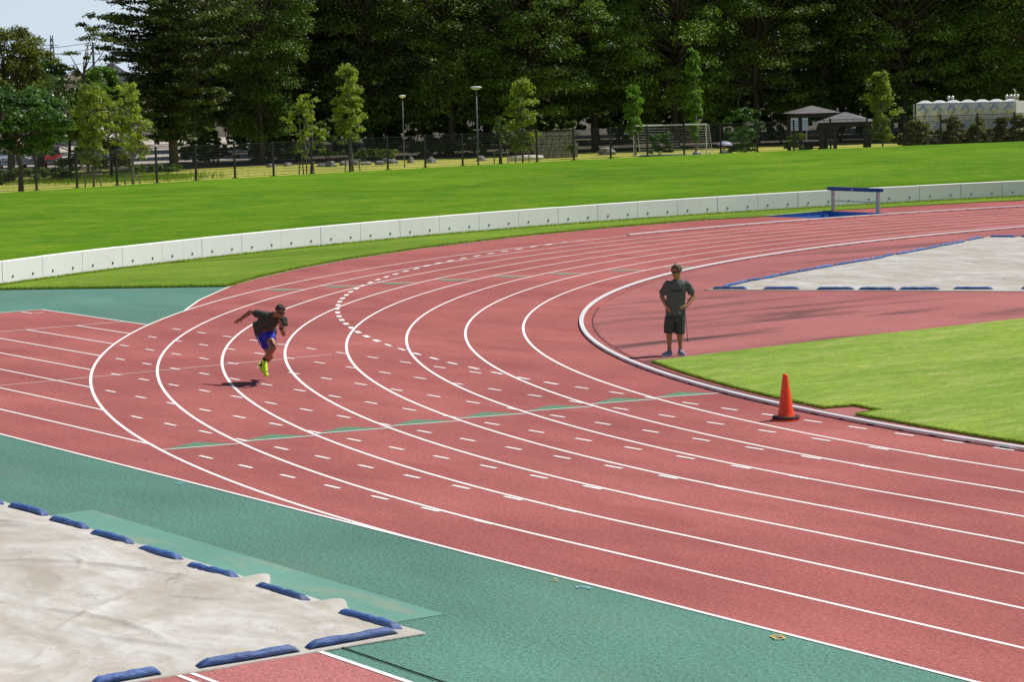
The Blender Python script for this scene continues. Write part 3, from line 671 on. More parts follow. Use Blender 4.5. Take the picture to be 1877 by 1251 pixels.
def head(parent, c, fwd, up, skin, hairm, sc_=1.0, fluffy=0, name='head'):
    c = Vector(c); f = Vector(fwd).normalized(); u = Vector(up); u = (u-f*u.dot(f)).normalized(); s = f.cross(u)
    P = lambda a, b_, d: c+s*a*sc_+f*b_*sc_+u*d*sc_
    rot = Matrix((s, f, u)).transposed(); b = MB()
    b.ball(P(0, -.008, .03), (.074*sc_, .092*sc_, .088*sc_), 16, 12, rot); b.ball(P(0, .012, -.035), (.060*sc_, .074*sc_, .078*sc_), 14, 10, rot)
    b.ball(P(0, .045, -.085), (.034*sc_, .030*sc_, .026*sc_), 12, 8, rot)                 # chin
    cap(b, P(0, .088, .005), P(0, .104, -.028), .009*sc_, .0135*sc_)                    # nose
    b.ball(P(.0, .082, -.058), (.022*sc_, .010*sc_, .010*sc_), 10, 6, rot)                # mouth
    for q in (-1, 1): b.ball(P(q*.076, -.01, -.005), (.012*sc_, .022*sc_, .032*sc_), 10, 7, rot)   # ears
    hb = MB(); rr = random.Random(int(abs(c.x)*1000)+fluffy)
    for k in range(130):
        th = rr.uniform(0, 2*math.pi); ph = math.acos(rr.uniform(-.25, 1)); d = Vector((math.sin(ph)*math.cos(th), math.sin(ph)*math.sin(th), math.cos(ph)))
        if d.y > .45 and d.z < .62: continue
        if abs(d.x) > .75 and d.z < .02 and d.y > -.1: continue
        q = c+s*(d.x*.074*sc_)+f*((d.y*.094-.010)*sc_)+u*((d.z*.092+.034)*sc_)
        hb.ball(q, (.020+.012*fluffy*rr.random())*sc_, 7, 5)
    eyes = MB()
    gl = []
    for k in range(9): a = R(-80+20*k); gl.append(P(.074*math.sin(a)*1.02, .088*math.cos(a)*.98-.002, .012))
    return b, hb, gl, P
coach = empty('person', (-14.28, -32.20, .008), CANG, 'person in dark grey T-shirt and shorts standing hands on hips in sunglasses', 'person')
def build_coach():
    sk, hb, gl, P = head(coach, (.082, -.01, 1.565), (-.62, -.78, -.06), (0, 0, 1), 'skin', 'hair', 1.04, 1)
    cap(sk, (.105, .015, 1.50), (.10, .02, 1.38), .056, .062)
    chest = [(.09, .02, 1.36), (.06, .02, 1.10), (.05, .02, .85)]
    chain(sk, chest, [.085, .09, .09])
    # arms on hips
    for sh, el, wr, ra in (((-.115, .02, 1.345), (-.195, .10, 1.115), (-.125, -.02, .945), 1), ((.295, .02, 1.345), (.405, .10, 1.10), (.255, -.05, .925), 1)):
        chain(sk, [sh, Vector(sh).lerp(Vector(el), .4), el, Vector(el).lerp(Vector(wr), .35), wr], [.048, .047, .042, .044, .030])
    hand(sk, (-.125, -.02, .945), (.45, -.55, -.7), (.75, .5, .1), .17, .35, .3, 1, 1)
    hand(sk, (.255, -.05, .925), (-.92, -.35, -.12), (-.1, .9, -.3), .17, .45, .2, -1, -1)
    # legs
    for hip, kn, an, q in (((-.03, .02, .82), (-.072, .0, .47), (-.075, .03, .10), -1), ((.12, .02, .82), (.128, .01, .46), (.132, .03, .10), 1)):
        h, k, a = Vector(hip), Vector(kn), Vector(an)
        chain(sk, [h, k, k.lerp(a, .32)+Vector((0, .018, 0)), k.lerp(a, .72), a], [.088, .058, .058, .040, .036])
    organic('body', sk, .0075, M['skin'], coach, 4)
    organic('hair', hb, .008, M['hair'], coach, 2)
    g = MB(); g.tube(gl, [.006, .008, .010, .019, .012, .019, .010, .008, .006], 8); g.build('sunglasses', M['black'], coach, True)
    s = MB()
    loft(s, [(.055, .03, .755, .190, .135), (.055, .03, .80, .186, .133), (.055, .025, .95, .178, .130), (.065, .02, 1.12, .178, .125), (.082, .02, 1.26, .192, .120), (.09, .02, 1.345, .195, .105), (.093, .02, 1.385, .150, .088), (.098, .02, 1.415, .10, .076), (.10, .02, 1.435, .072, .068)])
    for sh, mid in (((-.085, .02, 1.345), (-.165, .065, 1.195)), ((.265, .02, 1.345), (.355, .065, 1.195))):
        chain(s, [sh, mid], [.066, .070])
    sh_ = organic('shirt', s, .009, M['cloth_grey'], coach, 5, fold=.011)
    lo = MB()
    loft(lo, [(.05, .03, .80, .172, .13), (.048, .03, .70, .185, .142), (.045, .03, .64, .19, .14)])
    loft(lo, [(-.045, .03, .72, .10, .13), (-.065, .02, .58, .098, .115), (-.073, .01, .43, .094, .105)])
    loft(lo, [(.135, .03, .72, .10, .13), (.13, .02, .56, .094, .115), (.128, .01, .405, .090, .105)])
    organic('shorts', lo, .009, M['cloth_short'], coach, 4, fold=.010)
    # shoes
    for an, d, nm in (((-.075, .03, 0), (-.62, -.78), 'shoegrey'), ((.132, .03, 0), (.28, -.96), 'shoegrey')):
        d = Vector((d[0], d[1], 0)).normalized(); a = Vector(an); b = MB()
        chain(b, [a-d*.045+Vector((0, 0, .045)), a+d*.05+Vector((0, 0, .045)), a+d*.16+Vector((0, 0, .035)), a+d*.20+Vector((0, 0, .032))], [.042, .045, .041, .031])
        cap(b, a+Vector((0, 0, .05)), a+Vector((0, .005, .10)), .046, .044)
        so_ = organic('shoe', b, .007, M['shoegrey'], coach, 3)
        sl = MB(); loftpts = []
        sd_ = Vector((-d.y, d.x, 0))
        vs = []; n = 20
        for z in (.0, .024):
            for k in range(n):
                q = 2*math.pi*k/n; vs.append(a+d*(.075+.155*math.cos(q))+sd_*(.049*math.sin(q)*(1+.12*math.cos(q)))+Vector((0, 0, z)))
        sl.add(vs, [tuple(range(n-1, -1, -1)), tuple(range(n, 2*n))]+[(k, (k+1) % n, n+(k+1) % n, n+k) for k in range(n)])
        sl.build('sole', M['white'], so_)
    # lettering on the chest, small mark on the hem, drooping strap at the hip
    cu = bpy.data.curves.new('t', 'FONT'); cu.body = 'CALIBI'; cu.size = .062; cu.extrude = .002; cu.align_x = 'CENTER'
    to = bpy.data.objects.new('t', cu); COL.objects.link(to); dg = bpy.context.evaluated_depsgraph_get()
    me = bpy.data.meshes.new_from_object(to.evaluated_get(dg), depsgraph=dg); bpy.data.objects.remove(to)
    for v in me.vertices:
        x, y = v.co.x, v.co.y; v.co = (.075+x, -.114+.62*x*x-v.co.z, 1.205+y)
    link('lettering', me, M['darktext'], sh_)
    MB().box((.13, -.097, .815), (.016, .004, .03)).build('hem_mark', M['white'], sh_)
    MB().tube([(.245, .0, .72), (.25, -.02, .55), (.262, -.03, .40), (.268, -.03, .29)], .006, 6).build('strap', M['black'], coach)
    MB().ball((.268, -.03, .275), .016, 8, 6).build('strap_end', M['black'], coach)
build_coach()

runner = empty('person', (-16.46, -39.70, .008), CANG, 'person in dark shirt, blue shorts and neon shoes sprinting round the bend', 'person')
def build_runner():
    J = lambda x, z, y=0: Vector(((x-524)/800, y, (1173-z)/800-y*.10))
    fw = Vector((.62, -.72, -.45))
    sk, hb, gl, P = head(runner, J(803, 190, -.45), fw, (.30, -.25, 1), 'skin2', 'hair2', .98, 0)
    pel = J(530, 470, .05); chest = J(640, 300, -.20); neck = J(715, 232, -.34)
    chain(sk, [pel, chest, neck, P(0, -.02, -.05)], [.12, .12, .055, .052])
    # right arm swung back
    shR = J(500, 215, -.18); elR = J(350, 172, -.02); wrR = J(215, 258, .04)
    chain(sk, [shR, shR.lerp(elR, .45), elR, elR.lerp(wrR, .35), wrR], [.050, .048, .041, .042, .029])
    hand(sk, wrR, J(130, 312, .07)-wrR, (.1, -.5, -.8), .185, .15, .75, -1, -1)
    # left arm bent in front of the chin
    shL = J(845, 300, -.33); elL = J(840, 505, -.46); wrL = J(822, 425, -.62)
    chain(sk, [shL, shL.lerp(elL, .45), elL, elL.lerp(wrL, .4), wrL], [.050, .046, .041, .042, .030])
    hand(sk, wrL, J(815, 345, -.66)-wrL, (-.4, -.3, .0), .18, .25, .25, 1, 1)
    # legs: A in front, B behind
    hA = J(585, 480, -.02); kA = J(682, 690, -.36); aA = J(520, 880, -.10); tA = J(548, 1030, -.20)
    hB = J(490, 480, .08); kB = J(607, 820, .02); aB = J(440, 955, .30); tB = J(530, 1092, .20)
    chain(sk, [hA, hA.lerp(kA, .5), kA, kA.lerp(aA, .35)+Vector((0, .02, 0)), kA.lerp(aA, .75), aA], [.092, .084, .060, .058, .042, .036])
    chain(sk, [hB, hB.lerp(kB, .5), kB, kB.lerp(aB, .35), kB.lerp(aB, .75), aB], [.092, .080, .056, .055, .041, .036])
    organic('body', sk, .0075, M['skin2'], runner, 4)
    organic('hair', hb, .008, M['hair2'], runner, 2)
    g = MB(); g.tube(gl, [.006, .008, .010, .018, .012, .018, .010, .008, .006], 8); g.build('sunglasses', M['black'], runner, True)
    s = MB()
    chain(s, [J(500, 400, .04), J(560, 345, -.05), J(640, 300, -.18), J(690, 262, -.28)], [.150, .158, .150, .095])
    chain(s, [J(425, 375, .10), J(490, 440, .05), J(605, 458, .0)], [.085, .138, .132]); cap(s, J(700, 250, -.30), J(722, 232, -.33), .085, .066)
    chain(s, [J(560, 245, -.17), J(500, 216, -.18), J(448, 200, -.13)], [.092, .080, .072]); chain(s, [J(780, 285, -.30), J(838, 305, -.335), J(848, 360, -.37)], [.085, .068, .062])
    shirt = organic('shirt', s, .009, M['cloth_olive'], runner, 5, fold=.012)
    lo = MB(); chain(lo, [J(500, 455, .05), J(585, 470, .0)], [.135, .13])
    chain(lo, [hA, hA.lerp(kA, .42)], [.125, .104]); chain(lo, [hB, hB.lerp(kB, .50)], [.128, .094])
    sh = organic('shorts', lo, .009, M['cloth_blue'], runner, 4, fold=.010)
    st = MB(); ax = (hB.lerp(kB, .5)-hB); a0 = hB+ax*.20; a1 = hB+ax*1.0
    off = Vector((-.092, -.092, .0))
    st.tube([a0+off*1.02, a1+off*.80], [.022, .020], 8, True, .35); st.build('side_stripe', M['white'], sh)
    MB().tube([wrL+Vector((0, 0, -.012)), wrL+Vector((-.005, -.012, .018))], .036, 12).build('wristwatch', M['black'], runner)
    for a, t, kn in ((aA, tA, kA), (aB, tB, kB)):
        up = (kn-a).normalized(); so_ = MB(); cap(so_, a+up*.02, a+up*.085, .043, .046); organic('sock', so_, .008, M['navy'], runner, 2)
        d = (t-a).normalized(); b = MB(); hl = a-d*.03+Vector((0, .035, -.005))
        chain(b, [hl, a+d*.05, a+d*.12, t], [.044, .050, .047, .034]); cap(b, a, a+up*.03, .048, .047)
        organic('shoe', b, .007, M['neon'], runner, 3)
build_runner()

# ------------------------------------------------------------------ foliage
def leaf_mesh(centres, radii, per, size, seed, up=.5, shell=.45, aspect=.55, tints=None):
    g = np.random.default_rng(seed); C = np.asarray(centres, float); Rr = np.asarray(radii, float); per = np.broadcast_to(np.asarray(per), (len(C),)).astype(int)
    idx = np.repeat(np.arange(len(C)), per); n = len(idx)
    d = g.normal(size=(n, 3)); d /= np.linalg.norm(d, axis=1)[:, None]; d[:, 2] = np.where(d[:, 2] < -.3, -d[:, 2]*.6, d[:, 2])
    rad = shell+(1-shell)*g.random(n)**.6; P = C[idx]+d*Rr[idx]*rad[:, None]
    N = d*.6+np.array([0, 0, up*.8])+g.normal(size=(n, 3))*.5; N /= np.linalg.norm(N, axis=1)[:, None]
    t = np.cross(N, g.normal(size=(n, 3))); t /= np.linalg.norm(t, axis=1)[:, None]; b = np.cross(N, t)
    L = size*(.65+.7*g.random(n))[:, None]; t = t*L*.5; b = b*L*.5*aspect
    V = np.stack([P-t, P-b, P+t, P+b], 1).reshape(-1, 3)
    me = bpy.data.meshes.new('leaves'); me.vertices.add(4*n); me.vertices.foreach_set('co', V.ravel())
    me.loops.add(4*n); me.loops.foreach_set('vertex_index', np.arange(4*n, dtype=np.int32))
    me.polygons.add(n); me.polygons.foreach_set('loop_start', np.arange(0, 4*n, 4, dtype=np.int32)); me.polygons.foreach_set('loop_total', np.full(n, 4, dtype=np.int32))
    me.update(calc_edges=True)
    ct = g.random(len(C)) if tints is None else np.asarray(tints)
    tv = np.clip(ct[idx]*.75+g.random(n)*.35-.05, 0, 1)
    at = me.attributes.new('tint', 'FLOAT', 'FACE'); at.data.foreach_set('value', tv.astype(np.float32))
    return me
def limb(b, a, c, r0, r1, rr, bend=.15, n=5):
    a, c = Vector(a), Vector(c); L = (c-a).length; pts = []; rs = []
    o = Vector((rr.uniform(-1, 1), rr.uniform(-1, 1), rr.uniform(-.3, .8)))*L*bend
    for i in range(n+1): t = i/n; pts.append(a.lerp(c, t)+o*math.sin(math.pi*t)); rs.append(r0+(r1-r0)*t)
    b.tube(pts, rs, 6); return pts
def broad_tree(seed, H, Rad, base, leaf, n=80, per=240, size=.195, cr=(.9, 1.4), flat=.72, trunk=.28, fork=.28, vase=.0):
    rr = random.Random(seed); C = []; RA = []; T = []
    for i in range(n):
        t = rr.random()**.85; z = base+(H-base)*t
        prof = math.sin(math.pi*min(1, .12+.80*t))**.6*(1-.0*t) if not vase else (.35+vase*t)*(1-max(0, t-.78)*2.2)
        r = Rad*prof*(rr.uniform(.35, 1))**.5; a = rr.uniform(0, 2*math.pi)
        C.append((r*math.cos(a), r*math.sin(a), z)); q = rr.uniform(*cr); RA.append((q, q, q*flat)); T.append(rr.random())
    b = MB(); top = Vector((rr.uniform(-.4, .4), rr.uniform(-.4, .4), base+(H-base)*.62)); fk = Vector((rr.uniform(-.2, .2), rr.uniform(-.2, .2), H*fork))
    limb(b, (0, 0, -.3), fk, trunk, trunk*.75, rr, .04); limb(b, fk, top, trunk*.75, trunk*.2, rr, .08)
    for i in range(0, n, 2):
        c = Vector(C[i]); s = fk.lerp(top, max(0, min(1, (c.z-fk.z)/(top.z-fk.z+.01)*.6-.05))); limb(b, s, c, trunk*.26, .025, rr, .12)
    return b.me(True), leaf_mesh(C, RA, per, size, seed, tints=T)
def spray_tree(seed, H, base, Rlow, Rmid, leaf, size=.26, trunk=.34):
    rr = random.Random(seed); C = []; RA = []; T = []; b = MB(); limb(b, (0, 0, -.3), (rr.uniform(-.4, .4), rr.uniform(-.4, .4), H), trunk, .05, rr, .02, 8)
    z = base
    while z < H:
        t = (z-base)/(H-base); L = (Rlow+(Rmid-Rlow)*min(1, t*2))*(1 if t < .6 else (1-t)/.4*.9+.1)
        for k in range(rr.randint(3, 5)):
            a = rr.uniform(0, 2*math.pi); l = L*rr.uniform(.6, 1.08); rise = rr.uniform(.0, .28); e = Vector((l*math.cos(a), l*math.sin(a), z+l*rise))
            b.tube([(0, 0, z), (e.x*.5, e.y*.5, z+l*rise*.5+.12), e], [.06, .04, .015], 5)
            m = int(2+l/.8)
            for j in range(1, m+1):
                f = j/m; w_ = .35+.55*math.sin(math.pi*min(1, f*.8+.1)); s = rr.uniform(-.3, .3)
                C.append((e.x*f-math.sin(a)*s, e.y*f+math.cos(a)*s, z+l*rise*f+rr.uniform(-.08, .14))); RA.append((w_, w_, .26)); T.append(rr.random())
        z += rr.uniform(.24, .42)
    return b.me(True), leaf_mesh(C, RA, 56, size, seed, up=.75, shell=.1, aspect=.4, tints=T)
def young_tree(seed, H, wid, base, n=26, per=120, size=.13, multi=1, cr=(.22, .38), trunk=.05):
    rr = random.Random(seed); C = []; RA = []; T = []; b = MB(); n = int(n*2.2); per = int(per*.55)
    for m in range(multi):
        x = (m-(multi-1)/2)*.22; limb(b, (x, 0, -.1), (x*2.4, rr.uniform(-.1, .1), H*.93), trunk/(1 if multi == 1 else 1.5), .012, rr, .02, 6)
    lob = [(rr.random(), rr.uniform(0, 6.28)) for _ in range(7)]
    for i in range(n):
        t = rr.random()**.9; z = base+(H-base)*t; a = rr.uniform(0, 2*math.pi)
        bulge = 1+.35*sum(math.exp(-((t-lt)/.10)**2)*math.cos(a-la) for lt, la in lob)
        r = wid*.5*(math.sin(math.pi*(.16+.74*t))**.8)*bulge*rr.uniform(.05, 1)**.55
        c = Vector((r*math.cos(a), r*math.sin(a), z)); q = rr.uniform(*cr)*.85; C.append(c); RA.append((q, q, q*.95)); T.append(rr.random())
        if i % 2 == 0: limb(b, (0, 0, z-.45*r-.12), c, .014, .005, rr, .08, 3)
    return b.me(True), leaf_mesh(C, RA, per, size, seed, up=.35, shell=.05, tints=T)
def shrub(seed, wx, wy, h, leaf, n=26, per=130, size=.13, box=False):
    rr = random.Random(seed); C = []; RA = []; T = []
    for i in range(n):
        if box: c = (rr.uniform(-wx/2, wx/2), rr.uniform(-wy/2, wy/2), rr.uniform(.15, h-.12)); q = rr.uniform(.16, .26)
        else:
            a = rr.uniform(0, 2*math.pi); k = rr.random()**.5; zz = rr.uniform(.12, .85); f = math.sqrt(max(.05, 1-(zz-.25)**2*1.6)); c = (wx*.42*k*f*math.cos(a), wy*.42*k*f*math.sin(a), h*zz); q = rr.uniform(.16, .3)*min(h, 1.9)*.6
        C.append(c); RA.append((q, q, q*.75)); T.append(rr.random())
    return leaf_mesh(C, RA, per, size, seed, up=.5, tints=T)
def stems(seed, h, n=5, sp=.25, r=.03):
    rr = random.Random(seed); b = MB()
    for i in range(n): limb(b, (rr.uniform(-.08, .08), rr.uniform(-.08, .08), -.05), (rr.uniform(-sp, sp), rr.uniform(-sp, sp), h), r, .008, rr, .08, 4)
    return b.me(True)
def plant(name, tm, lm, leafm, barkm, xy, z, label, cat, group=None, s=1.0, rz=None, sz=None, crown='crown', stemname='trunk'):
    o = empty(name, (xy[0], xy[1], z), rz if rz is not None else random.uniform(0, 6.28), label, cat, group); o.scale = (s*o.scale[0], s*o.scale[0], (sz or s)*o.scale[0])
    if tm:
        if not tm.materials: tm.materials.append(barkm)
        t = link(stemname, tm, None, o)
    if not lm.materials: lm.materials.append(leafm)
    c = link(crown, lm, None, o)
    return o
def relabel_leaf(o, leafm):
    for c in o.children:
        if c.name.startswith('crown') or c.name.startswith('foliage'):
            c.material_slots[0].link = 'OBJECT'; c.material_slots[0].material = leafm
BT = [broad_tree(101, 15, 5.2, 1.6, 'l', n=210, per=225), broad_tree(102, 16, 5.0, 2.0, 'l', n=200, per=225, vase=.62), broad_tree(103, 14, 5.8, 1.7, 'l', n=210, per=225, flat=.6), broad_tree(104, 17, 5.0, 2.2, 'l', n=210, per=225, cr=(.95, 1.5))]
ST = [spray_tree(201, 16, 1.8, 2.2, 5.6, 'l'), spray_tree(202, 17, 1.5, 3.0, 4.6, 'l')]
# front row of the wood (picture column, distance, kind, scale, leaf, what tells it apart)
front = [
    (330, 160, 'S0', 1.02, 'l_conifer', 'tall dark spray leaved tree standing against the open sky at the wood edge', 2.2),
    (492, 165, 'B1', .80, 'l_mid', 'leafy mid green tree with curved trunk right of the tall dark spray tree', 1.0),
    (560, 172, 'S1', 1.0, 'l_conifer', 'dark tree behind the slim multi stemmed sapling', .4),
    (690, 168, 'B1', 1.05, 'l_dark', 'dark dense tree behind the distant thin lamp post', 3.9),
    (835, 167, 'B0', 1.0, 'l_dark', 'broad dark green tree rising behind the nearer lamp post', .3),
    (985, 164, 'B2', .98, 'l_mid', 'green tree with spreading tiers above the bushy yellow green sapling', 2.0),
    (1100, 166, 'B3', 1.0, 'l_dark', 'big tree with a thick dark forked trunk left of the white goal', 5.0),
    (1250, 164, 'B0', .98, 'l_mid', 'dense tree behind the white goal', 4.0),
    (1395, 166, 'B2', .95, 'l_dark', 'tree behind the umbrella and left of the shelters', 5.6),
    (1520, 168, 'B1', 1.05, 'l_dark', 'large tree with leaning limbs above the two shelters', .9),
    (1665, 168, 'B2', 1.0, 'l_mid', 'tree with low light green tiers left above the steel tank', 3.1),
    (1800, 170, 'B3', 1.0, 'l_dark', 'dark tree right behind the steel tank', 1.3),
    (1915, 168, 'B0', 1.0, 'l_dark', 'dark tree cut by the right picture edge', 2.6)]
def put(kind, px, d, s, lf, label, rz, group='trees along the wood edge'):
    tm, lm = (BT if kind[0] == 'B' else ST)[int(kind[1])]
    o = plant('tree', tm, lm, M['l_dark'] if kind[0] == 'B' else M['l_conifer'], M['bark'], polar(px, d), PARK, label, 'tree', group, s, rz)
    if kind[0] == 'B' and lf != 'l_dark' or kind[0] == 'S' and lf != 'l_conifer': relabel_leaf(o, M[lf])
    return o
for px, d, k, s, lf, lb, rz in front:
    sh_ = float(np.interp(px, [500, 800, 1100, 1500], [0, 5, 11, 14])); put(k, px, d+sh_, s*(1+sh_/170), lf, lb, rz)
gb = 'trees deeper in the wood'
seq = 'BSBBBBBBSBBBBBBSB'
for i, px in enumerate(range(395, 2080, 105)):
    k = seq[i % len(seq)]; kk = k+str((i*3+1) % (4 if k == 'B' else 2))
    put(kk, px+random.uniform(-25, 25), 188+min(12, max(0, (px-500)/60))+random.uniform(-3, 5), random.uniform(1.05, 1.2), ('l_mid' if i % 2 else 'l_dark') if k == 'B' else 'l_conifer', 'shaded tree deep in the wood behind the trees at its edge', random.uniform(0, 6), gb)
for i, px in enumerate(range(440, 2100, 100)):
    put('B'+str(i % 4), px+random.uniform(-25, 25), 207+min(12, max(0, (px-500)/60))+random.uniform(-4, 5), random.uniform(1.15, 1.3), 'l_dark', 'shaded tree deep in the wood behind the trees at its edge', random.uniform(0, 6), gb)
# dark shrubs of the wood's edge
US = [(stems(300+i, 1.4), shrub(310+i, 4.2, 3.2, 2.7+.4*i, 'l', n=34, per=150, size=.2)) for i in range(3)]
for i, (px, d, s, lf) in enumerate([(520, 171, 1.0, 'l_dark'), (610, 163, 1.0, 'l_dark'), (665, 168, 1.1, 'l_green'), (725, 170, 1.2, 'l_dark'), (800, 172, 1.2, 'l_dark'), (880, 170, 1.1, 'l_dark'), (935, 172, .8, 'l_mid'), (1040, 174, .9, 'l_dark'), (1130, 171, 1.3, 'l_mid'), (1215, 170, 1.2, 'l_dark'), (1310, 171, 1.2, 'l_mid'), (1375, 160, .9, 'l_green'), (1440, 170, 1.0, 'l_dark'), (1550, 172, 1.5, 'l_green'), (1620, 171, 1.2, 'l_dark'), (1690, 178, 1.4, 'l_mid'), (1790, 186, 1.5, 'l_dark'), (1880, 182, 1.5, 'l_dark'), (410, 168, .8, 'l_dark'), (365, 176, 1.0, 'l_mid')]):
    where = ['right of the curved trunk', 'behind the boulders left of the hedge', 'with glossy leaves beside the tall sapling', 'just left of the distant lamp', 'between the two lamp posts', 'behind the nearer lamp post', 'left behind the bushy sapling', 'by the bright gap in the wood', 'left of the goal with loose sprays', 'behind the goal left post', 'behind the goal right half', 'grey green beside the umbrella', 'left of the white notice board', 'pale flecked, above the shelter roofs', 'behind the pale round sapling', 'left end behind the tank', 'behind the middle of the tank', 'behind the right end of the tank', 'under the tall spray tree', 'in the gap left of the curved trunk'][i]
    tm, lm = US[i % 3]; d += float(np.interp(px, [500, 800, 1100, 1500], [0, 4, 8, 11]))*(px != 1375)
    o = plant('shrub', tm, lm, M['l_dark'], M['bark'], polar(px, d), PARK, 'dark woodland shrub '+where, 'shrub', 'shrubs at the wood edge', s, i*1.3, stemname='stems', crown='foliage')
    if lf != 'l_dark': relabel_leaf(o, M[lf])
for i in range(30):
    px = 500+i*54; d = (184 if i % 2 else 200)+min(8, i*.5); tm, lm = US[i % 3]
    plant('shrub', tm, lm, M['l_dark'], M['bark'], polar(px+random.uniform(-15, 15), d), PARK, 'tall shaded shrub in the dark depth of the wood', 'shrub', 'shrubs in the depth of the wood', random.uniform(1.5, 2.0), i*1.1, stemname='stems', crown='foliage')
for i, px in enumerate([-70, -10, 60, 105, 262, 300, 345, 390, 430, 470, 510]):
    tm, lm = US[i % 3]
    plant('shrub', tm, lm, M['l_dark'], M['bark'], polar(px, 232+8*(i % 2)), PARK, 'dark thicket beyond the car park, seen between trunks', 'shrub', 'thicket beyond the car park', random.uniform(1.7, 2.2) if px > 200 else 1.4, i*1.7, stemname='stems', crown='foliage')
for i, (px, d) in enumerate([(372, 170), (402, 173), (468, 171)]):
    tm, lm = US[i % 3]
    plant('shrub', tm, lm, M['l_dark'], M['bark'], polar(px, d), PARK, ['dark bush right of the tall spray tree trunk', 'dark bush left of the curved trunk', 'dark bush right of the curved trunk'][i], 'shrub', None, .75, i*2.2, stemname='stems', crown='foliage')
# left corner: separate trees in front of the houses
t1 = broad_tree(401, 9.0, 2.7, 4.0, 'l', n=110, per=170, size=.18, cr=(.5, .8), flat=.85)
plant('tree', t1[0], t1[1], M['l_olive'], M['bark'], polar(30, 156), PARK, 'olive green round crowned tree in the upper left corner', 'tree', rz=1.0, s=.96)
t1b = broad_tree(405, 7.6, 2.0, 2.0, 'l', n=80, per=170, size=.18, cr=(.5, .75), flat=.85)
plant('tree', t1b[0], t1b[1], M['l_green'], M['bark'], polar(84, 160), PARK, 'darker green slope sided tree right of the olive crown', 'tree', rz=2.0, s=.95)
t2 = broad_tree(402, 5.0, 2.6, 1.9, 'l', n=90, per=200, size=.2, cr=(.45, .75), flat=.8, trunk=.16, fork=.25)
plant('tree', t2[0], t2[1], M['l_green'], M['bark'], polar(48, 128), PARK+.1, 'glossy green low broadleaf tree over the parked cars at far left', 'tree', rz=.5, s=.97)
t3 = broad_tree(403, 5.6, 2.6, .8, 'l', n=60, per=240, size=.19, cr=(.5, .8), trunk=.12)
o = plant('tree', t3[0], t3[1], M['l_dark'], M['bark'], polar(140, 148), PARK, 'small dark tree below the brown house roof', 'tree', rz=.9)
t3b = broad_tree(406, 4.6, 2.1, .6, 'l', n=46, per=240, size=.19, cr=(.5, .75), trunk=.1)
o = plant('tree', t3b[0], t3b[1], M['l_olive'], M['bark'], polar(212, 146), PARK, 'low olive tree right of the layered pine trunk', 'tree', rz=.9)
t4 = broad_tree(404, 6.5, 1.35, 3.4, 'l', n=40, per=260, size=.16, cr=(.4, .6), trunk=.1)
plant('tree', t4[0], t4[1], M['l_bright'], M['bark'], polar(203, 170), PARK, 'bright green rounded tree below the grey house gable', 'tree', rz=.3)
def pine():
    o = empty('pine_tree', (*polar(172, 152), PARK), CANG, 'cloud pruned pine with bare curved limbs against the sky', 'tree')
    b = MB(); rr = random.Random(5); pxm = 4652/152
    Z = lambda y: 5.19+(174-y)/pxm-PARK
    X = lambda x: (x-172)/pxm
    limb(b, (0, 0, -.2), (X(172), 0, Z(135)), .11, .08, rr, .03); limb(b, (0, 0, Z(150)), (X(164), 0, Z(130)), .08, .05, rr, .05)
    pads = [((120, 112), 13, 10), ((112, 100), 9, 8), ((150, 100), 17, 6), ((145, 128), 16, 8), ((133, 122), 10, 6), ((160, 138), 9, 9), ((180, 75), 18, 9), ((200, 68), 16, 9), ((215, 78), 15, 8), ((192, 60), 12, 8), ((178, 108), 6, 5)]
    ft = Vector((X(172), 0, Z(135)))
    for (x, y), rx, rz_ in pads: limb(b, ft if x > 165 else Vector((X(165), 0, Z(132))), (X(x), rr.uniform(-.3, .3), Z(y+rz_*.5)), .045, .015, rr, .10)
    link('trunk', b.me(True), M['bark'], o)
    C = [(X(x), rr.uniform(-.25, .25), Z(y)) for (x, y), _, _ in pads]; RA = [(1.2*rx/pxm, rx/pxm, 1.15*rz_/pxm) for _, rx, rz_ in pads]
    link('crown', leaf_mesh(C, RA, 260, .13, 8, up=.8, shell=.2), M['l_olive'], o)
pine()
# saplings just behind the fence
def behind(px, dd):                    # a spot dd metres outside the fence on the bearing px
    v = Vector(polar(px, 1.0))-Vector(CAM[:2]); o = Vector(CAM[:2])-Vector(FC); b = o.dot(v); rr_ = FR+dd
    s = -b+math.sqrt(b*b-o.length_squared+rr_*rr_); return (CAM[0]+v.x*s, CAM[1]+v.y*s), s
def parkz(dd): return float(np.interp(dd, [0, 1.5, 5, 12, 20], [1.29, 1.2, .8, .2, PZ]))
SAP = [(181, 1.2, 4.3, 1.9, .9, 'l_young', 34, 150, 1, 'yellow green sapling leaning in tiers, leftmost behind the fence', 1),
       (253, 3.5, 4.6, 2.0, 1.2, 'l_young', 26, 110, 1, 'thin yellow green sapling with bare lower limbs beside a low hedge', 1),
       (572, 1.0, 3.65, 1.9, .75, 'l_young', 30, 95, 3, 'slim multi stemmed sapling with upright twigs and sparse leaves', 1),
       (656, .8, 4.85, 1.75, 1.3, 'l_young', 34, 150, 1, 'tall sapling with a dense yellow green top and bare pale trunk', 1),
       (928, .8, 2.3, .9, .5, 'l_hedge', 12, 50, 1, 'small nearly bare sapling left of the bushy sapling', 1),
       (967, 1.2, 4.0, 2.0, .6, 'l_young', 36, 170, 1, 'bushy yellow green sapling right of the nearer lamp post', 1),
       (1174, 8, 4.3, 1.7, 1.3, 'l_bright', 30, 160, 1, 'bright green sapling rising above the goal left post', 0),
       (1284, 9, 6.5, 1.15, .8, 'l_bright', 40, 130, 1, 'tall narrow bright green sapling above the goal right half', 0),
       (1626, 1.0, 3.9, 2.0, .35, 'l_young', 42, 190, 1, 'pale green dense rounded sapling beside the shelters', 0)]
